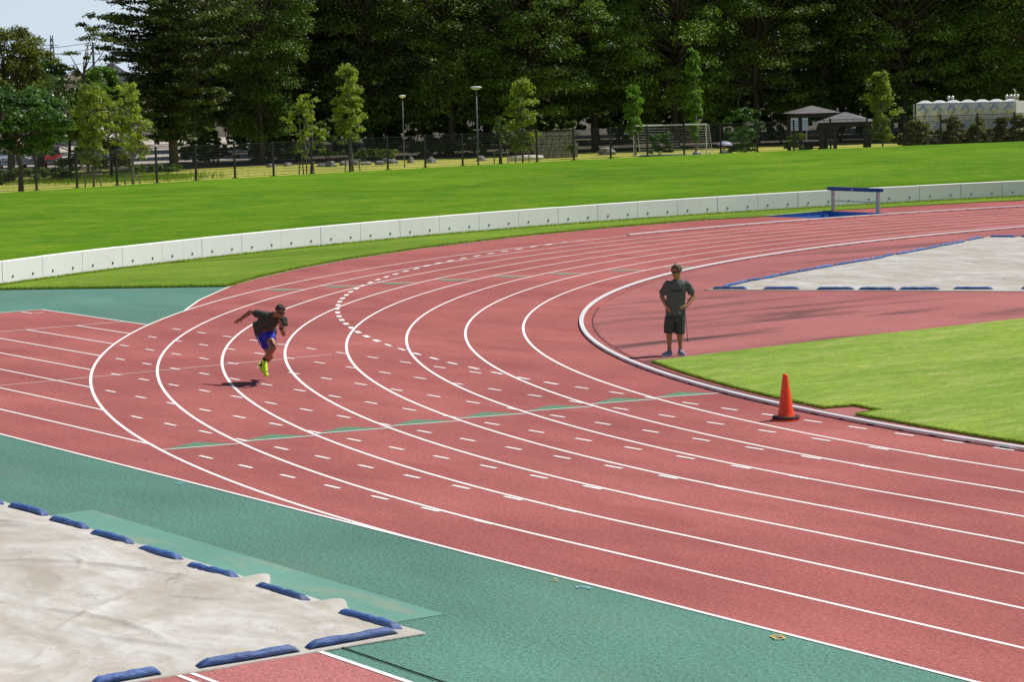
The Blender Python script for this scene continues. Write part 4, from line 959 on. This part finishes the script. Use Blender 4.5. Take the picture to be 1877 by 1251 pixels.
for i, (px, dd, H, wd, bs, lf, n, per, multi, lb, stk) in enumerate(SAP):
    (x, y), s = behind(px, dd); z = parkz(dd)
    if dd > 7: (x, y), z = polar(px, 160), PARK
    tm, lm = young_tree(500+i, H, wd*.82, bs, n, per, .12 if lf == 'l_young' else .14, multi, cr=(.22, .40) if per > 100 else (.16, .30), trunk=.07 if H > 4 else .05)
    plant('sapling', tm, lm, M[lf], M['palebark'], (x, y), z, lb, 'sapling', 'saplings planted along the fence', 1.0, i*1.7)
    if stk:
        nm = ['leftmost sapling', 'sapling beside the low hedge', 'multi stemmed sapling', 'tall bare trunked sapling', 'nearly bare sapling', 'bushy sapling'][min(i, 5)]
        so_ = empty('tree_stake', (x, y, z), CANG, 'weathered wooden support frame around the '+nm, 'stake', 'timber supports of the saplings')
        for q in (-1, 1): MB().tube([(q*.36, -.12, -.1), (q*.30, -.10, .62)], .03, 8).build('leg', M['wood'], so_)
        MB().tube([(-.42, -.12, .56), (.42, -.12, .56)], .028, 8).build('crossbar', M['wood'], so_)
# hedges, low shrubs and tall grass
def hedge(px0, px1, d, h, lf, label, wy=1.0, z=PARK, seed=0, group='clipped hedges in the park'):
    a, b = Vector(polar(px0, d)), Vector(polar(px1, d)); L = (b-a).length/KP; c = (a+b)/2
    o = empty('hedge', (c.x, c.y, z), math.atan2((b-a).y, (b-a).x), label, 'hedge', group)
    link('foliage', shrub(600+seed, L, wy, h, 'l', n=int(L*16), per=130, size=.13, box=True), M[lf], o)
    link('stems', stems(620+seed, h*.7, int(6*L), L*.4, .012), M['bark'], o)
hedge(655, 735, 163, .88, 'l_hedge', 'clipped bright topped hedge left of the distant lamp post', 1.6, PARK+.02, 1)
hedge(768, 905, 169, 1.0, 'l_hedge', 'long clipped hedge behind the nearer lamp post', 2.0, PARK, 2)
hedge(288, 340, 150, .58, 'l_hedge', 'low yellow green hedge by the grey trunk at left', 1.2, PARK+.05, 3)
hedge(250, 275, 150, .65, 'l_hedge', 'short rounded hedge beside the thin sapling', 1.2, PARK+.05, 4)
hedge(-60, 80, 143, .85, 'l_dark', 'dark hedge in front of the parked cars at far left', 1.2, PARK+.05, 5)
hedge(86, 150, 144, .85, 'l_dark', 'dark hedge right of the gap by the red car', 1.2, PARK+.05, 6)
hedge(470, 560, 166, 1.5, 'l_dark', 'dark hedge behind the multi stemmed sapling', 1.4, PARK, 7)
hedge(1050, 1062, 158, 1.0, 'l_hedge', 'small clipped mound in front of the stone wall', 1.0, PARK, 8)
for i, (px, h, wd) in enumerate([(1690, 2.15, 2.1), (1754, 2.25, 1.6), (1801, 2.25, 1.55), (1843, 2.2, 1.65), (1882, 2.3, 1.7)]):
    x, y = polar(px, 156.5)
    plant('shrub', stems(700+i, .7, 5, .3, .025), shrub(710+i, wd, 1.3, h, 'l', n=46, per=120, size=.13), M['l_rusty'], M['bark'], (x, y), PARK, 'rusty green upright shrub in front of the tank, %s from the left' % nth[i], 'shrub', 'shrubs in front of the steel tank', 1.0, i, stemname='stems', crown='foliage')
for i, (px, d, h, wd) in enumerate([(1470, 150, 1.5, 2.2), (1372, 152, 1.9, 2.2), (1218, 160, 1.5, 2.0)]):
    plant('shrub', stems(730+i, .7, 5, .3, .025), shrub(740+i, wd, 1.6, h, 'l', n=26, per=140, size=.13), M['l_hedge' if i == 0 else 'l_green'], M['bark'], polar(px, d), PARK, ['rounded bright green shrub under the left shelter and notice board', 'grey green shrub right of the umbrella', 'low shrub behind the goal left half'][i], 'shrub', None, 1.0, i, stemname='stems', crown='foliage')
def blades(name, region, n, h, m, seed):
    g = np.random.default_rng(seed); P = np.array([region(g) for _ in range(n)]); a = g.random(n)*6.283; hh = h*(.5+.8*g.random(n)); w_ = .012+.012*g.random(n)
    t = np.stack([np.cos(a), np.sin(a), 0*a], 1)*w_[:, None]; ln = np.stack([g.normal(size=n), g.normal(size=n), 0*a], 1)*hh[:, None]*.25
    V = np.stack([P-t, P+t, P+ln+np.stack([0*a, 0*a, hh], 1)], 1).reshape(-1, 3)
    me = bpy.data.meshes.new(name); me.from_pydata(V.tolist(), [], [(3*i, 3*i+1, 3*i+2) for i in range(n)])
    at = me.attributes.new('tint', 'FLOAT', 'FACE'); at.data.foreach_set('value', g.random(n).astype(np.float32)); me.materials.append(m)
    o = link(name, me, None, None, 'stuff'); return o
def rg(g):
    px = 215+80*g.standard_normal(); d = 145+2.2*g.standard_normal(); x, y = polar(px, d); return (x, y, PZ)
o = blades('tall_grass', rg, 9000, .30, M['l_grass'], 3); tag(o, 'uncut tall green grass beyond the fence at left', 'grass')

hedge(1655, 1900, 157.5, 1.3, 'l_rusty', 'low continuous hedge in front of the steel tank', 1.0, PARK, 9)
# ------------------------------------------------------------------ street lamps
def lamp(xy, z0, ztop, rdisc, rp, label):
    x, y = xy; o = empty('street_lamp', (x, y, z0), 0, label, 'lamp', 'disc headed lamp posts'); h = ztop-z0
    MB().tube([(0, 0, -.1), (0, 0, 1.2), (0, 0, h-.08)], [rp*1.15, rp, rp*.8], 12).build('pole', M['polegrey'], o, True)
    MB().tube([(0, 0, h-.16), (0, 0, h-.06)], [rp*1.1, rp*1.3], 12).build('collar', M['polegrey'], o)
    hd = MB().lathe([(rdisc*.35, -.10), (rdisc*.9, -.055), (rdisc, -.02), (rdisc*.97, .012), (rdisc*.6, .035), (.02, .045)], (0, 0, h), 28).build('lamp_head', M['lampwhite'], o, True)
    MB().lathe([(rdisc*.30, -.125), (rdisc*.62, -.10), (rdisc*.62, -.075)], (0, 0, h), 24).build('diffuser', M['white'], hd)
(lx, ly), ls = behind(886, .9)
lamp((lx, ly), parkz(.9), 5.05, .28, .040, 'nearer grey lamp post with a pale round disc head')
lamp(polar(751, 150), PARK, 4.64, .20, .030, 'more distant thin lamp post with a small disc head')

# ------------------------------------------------------------------ goal behind the fence
def goal():
    d = 160; a, b = Vector(polar(1171, d)), Vector(polar(1304, d-1.2)); L = (b-a).length/KP
    o = empty('goal', (a.x, a.y, PARK), math.atan2((b-a).y, (b-a).x), 'white metal football goal with net standing behind the fence', 'goal'); h = 1.9
    for x in (0, L):
        MB().tube([(x, 0, 0), (x, 0, h)], .035, 10).build('post', M['white'], o)
        MB().tube([(x, 0, h), (x, .7, h-.05), (x, 1.5, .05)], .022, 8).build('stay', M['white'], o)
        MB().tube([(x, 0, .03), (x, 1.5, .03)], .03, 8).build('ground_bar', M['white'], o)
    MB().tube([(-.05, 0, h), (L+.05, 0, h)], .058, 10).build('crossbar', M['white'], o)
    MB().tube([(0, 0, .035), (L, 0, .035)], .05, 10).build('ground_bar', M['white'], o)
    nb = MB()
    for k in range(12): t = k/11; nb.tube([(0, 1.5-.8*t, .05+(h-.1)*t), (L, 1.5-.8*t, .05+(h-.1)*t)], .007, 4)
    for k in range(32): x = L*k/31; nb.tube([(x, 1.5, .05), (x, .7, h-.05)], .003, 4)
    nb.build('net', M['white'], o, kind='stuff')
goal()

# ------------------------------------------------------------------ shelters, board, bench, paving
def shelter(pc, d, w_, zeave, zapex, rz, label, posts):
    x, y = polar(pc, d); o = empty('shelter', (x, y, PARK), CANG+rz, label, 'shelter', 'timber shelters with hipped roofs'); n = 7
    he, ha = zeave-PARK, zapex-PARK
    for k in range(n):
        t0, t1 = k/n, (k+1)/n; r0, r1 = w_/2*(1-t0)+.03, w_/2*(1-t1)+.012; z0, z1 = he+(ha-he)*t0, he+(ha-he)*t1
        vs = [(sx*r0, sy*r0, z0) for sx, sy in ((-1, -1), (1, -1), (1, 1), (-1, 1))]+[(sx*r0, sy*r0, z0+.022) for sx, sy in ((-1, -1), (1, -1), (1, 1), (-1, 1))]+[(sx*r1, sy*r1, z1+.012) for sx, sy in ((-1, -1), (1, -1), (1, 1), (-1, 1))]
        fs = [(3, 2, 1, 0), (8, 9, 10, 11)]+[(i, (i+1) % 4, 4+(i+1) % 4, 4+i) for i in range(4)]+[(4+i, 4+(i+1) % 4, 8+(i+1) % 4, 8+i) for i in range(4)]
        link('shingle_course', mesh(vs, fs), M['rooftile'], o)
    for s in (-1, 1):
        MB().box((0, s*w_*.40, he-.14), (w_*.88, .10, .24)).build('eaves_beam', M['darkwood'], o); MB().box((s*w_*.40, 0, he-.145), (.10, w_*.72, .22)).build('eaves_beam', M['darkwood'], o)
    for sx in (-1, 1):
        for sy in (-1, 1): MB().box((sx*w_*.40, sy*w_*.40, he/2-.13), (.19, .19, he-.26)).build('post', M['darkwood'], o)
shelter(1497, 157, 2.75, 2.86, 3.30, R(12), 'left dark timber shelter with the higher grey shingle roof', 0)
shelter(1558, 149, 3.15, 2.42, 2.98, R(-14), 'right dark timber shelter with the lower grey shingle roof', 0)
sheet([polar(1425, 151), polar(1480, 145), polar(1576, 146), polar(1600, 158), polar(1440, 162)], PZ+.05, 'paving', M['concrete_slab'], thick=.06)
bx_, by_ = polar(1498, 151)
o = empty('bench', (bx_, by_, PARK+.05), CANG, 'dark timber bench under the left shelter', 'bench')
for k in range(3): MB().box((0, -.16+.16*k, .43), (1.0, .14, .05)).build('seat_plank', M['darkwood'], o)
for s in (-1, 1): MB().box((s*.38, 0, .2), (.1, .4, .40)).build('leg', M['darkwood'], o)
MB().box((0, .25, .66), (1.0, .05, .3)).build('backrest', M['darkwood'], o)
nx_, ny_ = polar(1473, 161)
o = empty('notice_board', (nx_, ny_, PARK), CANG, 'pale blue notice board under the left shelter roof edge', 'notice board')
MB().box((0, 0, 1.72), (1.12, .05, .72)).build('panel', M['board'], o); MB().box((0, .03, 1.72), (1.2, .04, .80)).build('frame', M['steel'], o)
for s in (-1, 1): MB().tube([(s*.5, .06, 0), (s*.5, .06, 2.1)], .03, 8).build('post', M['steel'], o)

# ------------------------------------------------------------------ steel water tank
def tank():
    d = 161; a, b = Vector(polar(1688, d)), Vector(polar(1871, d-1.5)); u = (b-a).normalized(); L = (b-a).length/KP; n = 7; w_ = L/n
    o = empty('water_tank', (a.x, a.y, PARK), math.atan2(u.y, u.x), 'stainless steel panel water tank with bulged panels behind the shrubs', 'water tank'); z0, hh = .52, 1.15
    def pan(taper):
        vs = []; fs = []; m = 10
        for j in range(m+1):
            for i in range(m+1):
                x, z = i/m-.5, j/m-.5; e = min(1, (.5-max(abs(x), abs(z)))/.05)
                q = max(0, 1-(abs(x)/.40+max(0, z-.10)/.34+max(0, .10-z)/(.30 if not taper else .62)))
                vs.append((x*w_*.985, -.02*e-.20*min(q, .55), z*hh*.985))
        for j in range(m):
            for i in range(m): k = j*(m+1)+i; fs.append((k, k+1, k+m+2, k+m+1))
        me = mesh(vs, fs); me.materials.append(M['tank']); return me
    pm, pt = pan(False), pan(True)
    for r_ in range(2):
        for c in range(n): p = link('panel', pt if c < 2 else pm, None, o); p.location = (w_*(c+.5), 0, z0+hh*(r_+.5))
    MB().box((L/2, 1.52, z0+hh), (L-.01, 2.98, hh*2-.01)).build('body', M['tank'], o)
    for c in range(n):
        vs = [(-w_*.48, 0, 0), (w_*.48, 0, 0), (w_*.48, 1, 0), (-w_*.48, 1, 0), (-.12, .38, .16), (.12, .38, .16), (.12, .62, .16), (-.12, .62, .16)]
        rp_ = link('roof_panel', mesh(vs, [(0, 1, 5, 4), (1, 2, 6, 5), (2, 3, 7, 6), (3, 0, 4, 7), (4, 5, 6, 7)]), M['lampwhite'], o); rp_.location = (w_*(c+.5), 0, z0+hh*2+.004)
    for x in (2.15, 2.42, 6.2, 6.48, 6.7, 6.95):
        v = MB().ball((x*L/7, .6, z0+2*hh+.32), .11, 12, 8); v.tube([(x*L/7, .6, z0+2*hh), (x*L/7, .6, z0+2*hh+.25)], .04, 8); v.build('vent_ball', M['tank'], o, True)
    MB().tube([(L-.08, .2, z0+2*hh-.3), (L-.08, .2, z0+2*hh+.62), (L-.16, .2, z0+2*hh+.72), (L-.22, .2, z0+2*hh+.75)], .03, 8).build('pipe', M['lampwhite'], o)
    MB().tube([(-.16, .1, -.1), (-.16, .1, z0+2*hh-.03)], .05, 8).build('side_post', M['steel'], o)
    MB().box((L/2, 1.5, .27), (L, 3, .54)).build('plinth', M['concrete_slab'], o)
    for k in range(8): MB().tube([(L*k/7, -1.0, 0), (L*k/7, -1.0, .75)], .02, 6).build('guard_post', M['steel'], o)
    MB().tube([(0, -1.0, .72), (L, -1.0, .72)], .02, 6).build('guard_rail', M['steel'], o)
tank()

# ------------------------------------------------------------------ rocks, log, stone wall
def rock_mesh(seed, sx, sy, sz):
    bm = bmesh.new(); bmesh.ops.create_icosphere(bm, subdivisions=3, radius=1)
    for v in bm.verts:
        n = mnoise.fractal(v.co*1.3+Vector((seed*3.1, 0, 0)), 1, 2, 3); k = 1+.35*n; c = v.co*k
        for pl in range(4):
            nn = Vector((math.sin(seed+pl*2.1), math.cos(seed*1.7+pl), .5*math.sin(pl+seed))).normalized(); dd = c.dot(nn)
            if dd > .72: c = c-nn*(dd-.72)
        v.co = Vector((c.x*sx, c.y*sy, max(-.15, c.z*sz)))
    me = bpy.data.meshes.new('rock'); bm.to_mesh(me); bm.free(); return me
rocks = [(p_, d_+9, *q_) for p_, d_, *q_ in [(508, 150, .42, .22, 'long low'), (538, 151, .38, .24, 'flat topped'), (603, 148, .55, .22, 'low tan'), (617, 147, .42, .36, 'rounded'), (645, 150, .6, .3, 'dark grey'), (662, 149, .38, .30, 'pale angular'), (680, 149, .42, .20, 'pale slanting'), (706, 148, .42, .26, 'cracked'), (719, 151, .34, .38, 'upright'), (729, 150, .4, .28, 'round grey'), (763, 150, .3, .34, 'small dark'), (799, 149, .42, .34, 'pale peaked'), (892, 150, .4, .36, 'grey'), (1028, 152, .6, .42, 'pale blue grey slab'), (1121, 156, .75, .5, 'broad grey')]]
rl = ['left of the multi stemmed sapling', 'just behind the multi stemmed sapling', 'left end of the boulder row', 'left of the tall sapling', 'behind the tall sapling trunk', 'right of the tall sapling trunk', 'at the hedge foot left part', 'at the hedge foot middle', 'at the hedge right end', 'beside the upright one at the hedge end', 'between the hedge and the peaked boulder', 'alone on the lawn between the lamp posts', 'beside the nearer lamp post', 'right of the pale log', 'left of the goal']
for i, (px, d, sx, sz, ad) in enumerate(rocks):
    x, y = polar(px, d); o = link('boulder', rock_mesh(i+1, sx*.85, sx*.6, sz*.85), M['rock']); o.location = (x, y, PZ+.05); o.scale = (KP,)*3; o.rotation_euler = (0, 0, CANG); tag(o, '%s boulder %s' % (ad, rl[i]), 'boulder', 'boulders along the park lawn')
a, b = polar(944, 157), polar(1004, 158)
o = MB().tube([(a[0], a[1], PZ+.16), ((a[0]+b[0])/2, (a[1]+b[1])/2, PZ+.20), (b[0], b[1], PZ+.18)], [.16, .19, .15], 10).build('log', M['palewall'], smooth=True); tag(o, 'pale fallen log lying behind the bushy sapling', 'log')
def stone_wall():
    a, b = Vector(polar(986, 160)), Vector(polar(1062, 161)); L = (b-a).length/KP
    o = empty('stone_wall', (a.x, a.y, PARK), math.atan2((b-a).y, (b-a).x), 'lichen grey rubble stone wall behind the bushy sapling', 'wall'); rr = random.Random(9)
    MB().box((L/2, .15, .7), (L, .3, 1.55)).build('core', M['dirt'], o); z = 0
    while z < 1.5:
        h = rr.uniform(.18, .3); x = rr.uniform(-.1, .1)
        while x < L:
            w_ = rr.uniform(.22, .5); MB().box((x+w_/2, rr.uniform(-.03, .01), z+h/2), (w_-.025, .12, h-.025)).build('stone', M['stone'], o); x += w_
        z += h
stone_wall()

# ------------------------------------------------------------------ parked cars
def car(px, d, rz, paint, label):
    x, y = polar(px, d); o = empty('parked_car', (x, y, PARK+.006), CANG+rz, label, 'car', 'cars in the car park'); W2 = .84
    sec = [(-2.05, .30, .62, .90), (-1.95, .22, .80, .97), (-1.0, .20, .92, 1.0), (.2, .20, .95, 1.0), (1.2, .20, .92, 1.0), (1.95, .22, .86, .97), (2.08, .32, .70, .90)]
    vs = []; fs = []
    for (yy, zb, zt, k) in sec:
        for xx, z in ((-W2*k, zb), (-W2*k*1.02, (zb+zt)*.52), (-W2*k*.92, zt), (W2*k*.92, zt), (W2*k*1.02, (zb+zt)*.52), (W2*k, zb)): vs.append((xx, yy, z))
    for i in range(len(sec)-1):
        for k in range(6): fs.append((i*6+k, i*6+(k+1) % 6, (i+1)*6+(k+1) % 6, (i+1)*6+k))
    fs += [tuple(range(6)), tuple((len(sec)-1)*6+k for k in range(6))]
    link('body', mesh(vs, fs), paint, o)
    cv = [(sx*W2*k, yy, z) for yy, z, k in ((-1.05, .90, .90), (-.35, 1.42, .76), (1.1, 1.42, .76), (1.75, .88, .88)) for sx in (-1, 1)]
    gl_ = link('cabin_glass', mesh(cv, [(0, 1, 3, 2), (2, 3, 5, 4), (4, 5, 7, 6), (0, 2, 4, 6), (1, 7, 5, 3), (0, 6, 7, 1)]), M['glass'], o)
    MB().box((0, .38, 1.435), (W2*1.5, 1.5, .05)).build('roof', paint, o)
    for sx in (-1, 1):
        MB().box((sx*.58, -2.03, .66), (.36, .10, .14)).build('headlight', M['white'], o)
        for yy in (-1.3, 1.3):
            wm = MB().tube([(sx*.70, yy, .31), (sx*.87, yy, .31)], .31, 16).build('wheel', M['black'], o); MB().tube([(sx*.871, yy, .31), (sx*.885, yy, .31)], .19, 12).build('rim', M['steel'], wm)
    MB().box((0, -2.07, .58), (.7, .05, .12)).build('grille', M['steel'], o); MB().box((0, -2.08, .40), (.44, .03, .14)).build('number_plate', M['white'], o)
car(102, 173, R(12), M['red_car'], 'red car seen front on between trees at far left')
car(72, 176, R(14), M['white_car'], 'white car partly hidden left of the red car')
car(36, 176, R(12), M['blue_car'], 'silver blue car under the low broadleaf tree at far left')
car(205, 184, R(70), M['blue_car'], 'pale blue car behind the thin sapling')
car(520, 190, R(80), M['white_car'], 'white car glimpsed behind the multi stemmed sapling')

# ------------------------------------------------------------------ people sitting behind the crest
def sitter(px, d, shirt, label, umb):
    x, y = polar(px, d); o = empty('person', (x, y, PARK), CANG, label, 'person'); b = MB()
    b.ball((0, 0, .72), (.075, .09, .115), 12, 9); cap(b, (0, .01, .62), (0, .02, .52), .045, .06)
    for s in (-1, 1): chain(b, [(s*.17, 0, .50), (s*.24, -.12, .28), (s*.10, -.30, .32)], [.05, .042, .032]); chain(b, [(s*.10, 0, .10), (s*.18, -.36, .38), (s*.14, -.50, .05)], [.085, .06, .04]); hand(b, (s*.10, -.30, .32), (-s*.5, -.5, .3), (0, 0, 1), .16, .6)
    organic('body', b, .012, M['skin'], o, 2)
    c = MB(); chain(c, [(0, .02, .14), (0, .02, .34), (0, .02, .46)], [.15, .16, .15]); [cap(c, (s*.14, .01, .48), (s*.22, -.06, .36), .075, .07) for s in (-1, 1)]; organic('shirt', c, .015, shirt, o, 3)
    tr = MB(); [chain(tr, [(s*.10, 0, .11), (s*.18, -.36, .38), (s*.15, -.48, .14)], [.11, .08, .065]) for s in (-1, 1)]; organic('trousers', tr, .015, M['navy'], o, 2)
    hb = MB(); hb.ball((0, .02, .755), (.085, .095, .095), 12, 8); organic('hair', hb, .012, M['hair2'], o, 1)
    return (x, y)
ux, uy = sitter(1336, 149, M['white'], 'person in a pale top sitting under the grey umbrella', True)
sitter(1286, 147, M['umbrella'], 'dark haired person sitting in front of the goal', False)
def umbrella():
    o = empty('umbrella', (ux+CR.x*.05, uy+CR.y*.05, PARK), CANG, 'grey lilac sunshade umbrella over the sitting person', 'umbrella'); n = 8; vs = [(0, 0, 1.08)]; fs = []
    for r_, z in ((.22, 1.04), (.38, .95), (.47, .84)):
        for k in range(2*n):
            a = math.pi*k/n; q = r_*(1 if k % 2 == 0 else .955); vs.append((q*math.cos(a), q*math.sin(a), z+(0 if k % 2 == 0 else .012)))
    m = 2*n
    for k in range(m): fs.append((0, 1+k, 1+(k+1) % m))
    for j in range(2):
        for k in range(m): fs.append((1+j*m+k, 1+(j+1)*m+k, 1+(j+1)*m+(k+1) % m, 1+j*m+(k+1) % m))
    link('canopy', mesh(vs, fs), M['umbrella'], o)
    MB().tube([(0, 0, .30), (0, 0, 1.10)], .009, 8).build('shaft', M['steel'], o); MB().tube([(0, 0, 1.08), (0, 0, 1.14)], .006, 6).build('tip', M['black'], o)
    for k in range(n): a = 2*math.pi*k/n; MB().tube([(0, 0, 1.07), (.22*math.cos(a), .22*math.sin(a), 1.03), (.46*math.cos(a), .46*math.sin(a), .84)], .004, 4).build('rib', M['steel'], o)
umbrella()

# ------------------------------------------------------------------ far left: houses, poles, wires, pylon
def house(px, d, wd, dep, zeave, zridge, wallm, roofm, label, rz=0):
    x, y = polar(px, d); o = empty('house', (x, y, PARK), CANG+rz, label, 'house'); he, hr = zeave-PARK, zridge-PARK
    vs = [(-wd/2, -dep/2, 0), (wd/2, -dep/2, 0), (wd/2, dep/2, 0), (-wd/2, dep/2, 0), (-wd/2, -dep/2, he), (wd/2, -dep/2, he), (wd/2, dep/2, he), (-wd/2, dep/2, he), (0, -dep/2, hr-.05), (0, dep/2, hr-.05)]
    link('wall', mesh(vs, [(0, 1, 5, 8, 4), (1, 2, 6, 5), (2, 3, 7, 9, 6), (3, 0, 4, 7), (0, 3, 2, 1)]), wallm, o)
    e = .5; t = .15
    for s in (-1, 1):
        q = [(s*(wd/2+e), -dep/2-e, he-e*(hr-he)/(wd/2)), (0, -dep/2-e, hr), (0, dep/2+e, hr), (s*(wd/2+e), dep/2+e, he-e*(hr-he)/(wd/2))]
        link('roof', mesh(q+[(a, b_, c+t) for a, b_, c in q], [(0, 1, 2, 3), (7, 6, 5, 4), (0, 4, 5, 1), (1, 5, 6, 2), (2, 6, 7, 3), (3, 7, 4, 0)]), roofm, o)
    for k in (-1, 1):
        for z in (1.2, he-1.6):
            f = MB().box((k*wd*.25, -dep/2-.03, z+.5), (1.3, .06, 1.2)).build('window', M['white'], o); MB().box((k*wd*.25, -dep/2-.065, z+.5), (1.15, .02, 1.05)).build('pane', M['glass'], f)
house(224, 262, 4.6, 9, 6.6, 8.3, M['housewall'], M['greyroof'], 'grey gabled house beside the dark spray tree', R(8))
house(146, 250, 6.2, 7, 5.7, 7.05, M['palewall'], M['houseroof'], 'brown roofed house behind the layered pine', R(70))
house(177, 275, 5.5, 8, 6.6, 7.5, M['palewall'], M['greyroof'], 'pale house with a flat grey roof between the other two', R(75))
def pole(px, d, zt, label, arms):
    x, y = polar(px, d); o = empty('utility_pole', (x, y, PARK), CANG, label, 'pole', 'utility poles by the houses')
    MB().tube([(0, 0, 0), (0, 0, zt-PARK)], [.16, .10], 10).build('shaft', M['polegrey'], o)
    for z in arms:
        a = MB().box((0, -.12, zt-PARK-z), (1.5, .09, .09)).build('cross_arm', M['steel'], o)
        for k in (-.6, -.2, .2, .6): MB().tube([(k, -.12, zt-PARK-z+.05), (k, -.12, zt-PARK-z+.22)], .05, 8).build('insulator', M['lampwhite'], a)
pole(191, 242, 10.1, 'slim grey utility pole left of the grey house gable', (.3, 1.1)); pole(226, 236, 9.0, 'utility pole in front of the grey house gable', (.3, 1.0, 1.8))
for i, (za, zb) in enumerate(((10.0, 10.1), (9.35, 9.5), (8.1, 8.3))):
    a, b = polar(-60, 246), polar(191, 242); pts = []
    for k in range(13): t = k/12; pts.append((a[0]+(b[0]-a[0])*t, a[1]+(b[1]-a[1])*t, PZ+KP*(za+(zb-za)*t-PARK)-.5*4*t*(1-t)))
    tag(MB().tube(pts, .028, 5).build('overhead_wire', M['black']), ['topmost', 'middle', 'lowest'][i]+' overhead wire running left from the slim utility pole', 'wire')
def pylon():
    x, y = polar(116.5, 900); o = empty('power_pylon', (x, y, -1), CANG, 'distant lattice power pylon above the roofs', 'pylon'); H = 27.2
    hw = lambda z: .35+1.5*max(0, 1-z/H)**1.3
    for sx in (-1, 1):
        for sy in (-1, 1): MB().tube([(sx*hw(z), sy*hw(z), z) for z in (0, 6, 12, 18, 23, H)], .13, 5).build('leg', M['polegrey'], o)
    b = MB(); zs = [0, 4, 8, 11.5, 14.5, 17, 19.5, 22, 24.5, 26.5]
    for z0, z1 in zip(zs, zs[1:]):
        for s in (-1, 1):
            b.tube([(-hw(z0), s*hw(z0), z0), (hw(z1), s*hw(z1), z1)], .07, 4); b.tube([(hw(z0), s*hw(z0), z0), (-hw(z1), s*hw(z1), z1)], .07, 4)
            b.tube([(s*hw(z0), -hw(z0), z0), (s*hw(z1), hw(z1), z1)], .07, 4)
    b.build('bracing', M['polegrey'], o)
    for z in (17.5, 20.5, 23.5): MB().tube([(-2.2, 0, z), (0, 0, z+.5), (2.2, 0, z)], .12, 5).build('cross_arm', M['polegrey'], o)
pylon()

# ------------------------------------------------------------------ ragged grass along the edges
def fringe(name, path, z, n, h, m, seed, label, spread=.05):
    P = [Vector(p) for p in path]; cum = [0]
    for a, b in zip(P, P[1:]): cum.append(cum[-1]+(b-a).length)
    cum = np.array(cum); X = np.array([p.x for p in P]); Y = np.array([p.y for p in P])
    def reg(g):
        t = g.random()*cum[-1]; return (np.interp(t, cum, X)+g.normal()*spread, np.interp(t, cum, Y)+g.normal()*spread, z)
    tag(blades(name, reg, n, h, m, seed), label, 'grass')
fringe('edge_grass', edge[:-1]+[(3, -35.86)], .034, 7000, .022, M['l_edge'], 21, 'ragged grass blades along the infield turf edge', .012)
fringe('edge_grass', arc(WR-.04, 218, 160, 80, WC), .03, 16000, .07, M['l_edge'], 22, 'rough grass along the foot of the retaining wall', .04)
fringe('edge_grass', [(-47, -40.9), (-41.2, -34.5), (-36.76, -29.88)]+outer[3:], .03, 12000, .05, M['l_edge'], 23, 'rough grass fringe between verge and red track edge', .04)
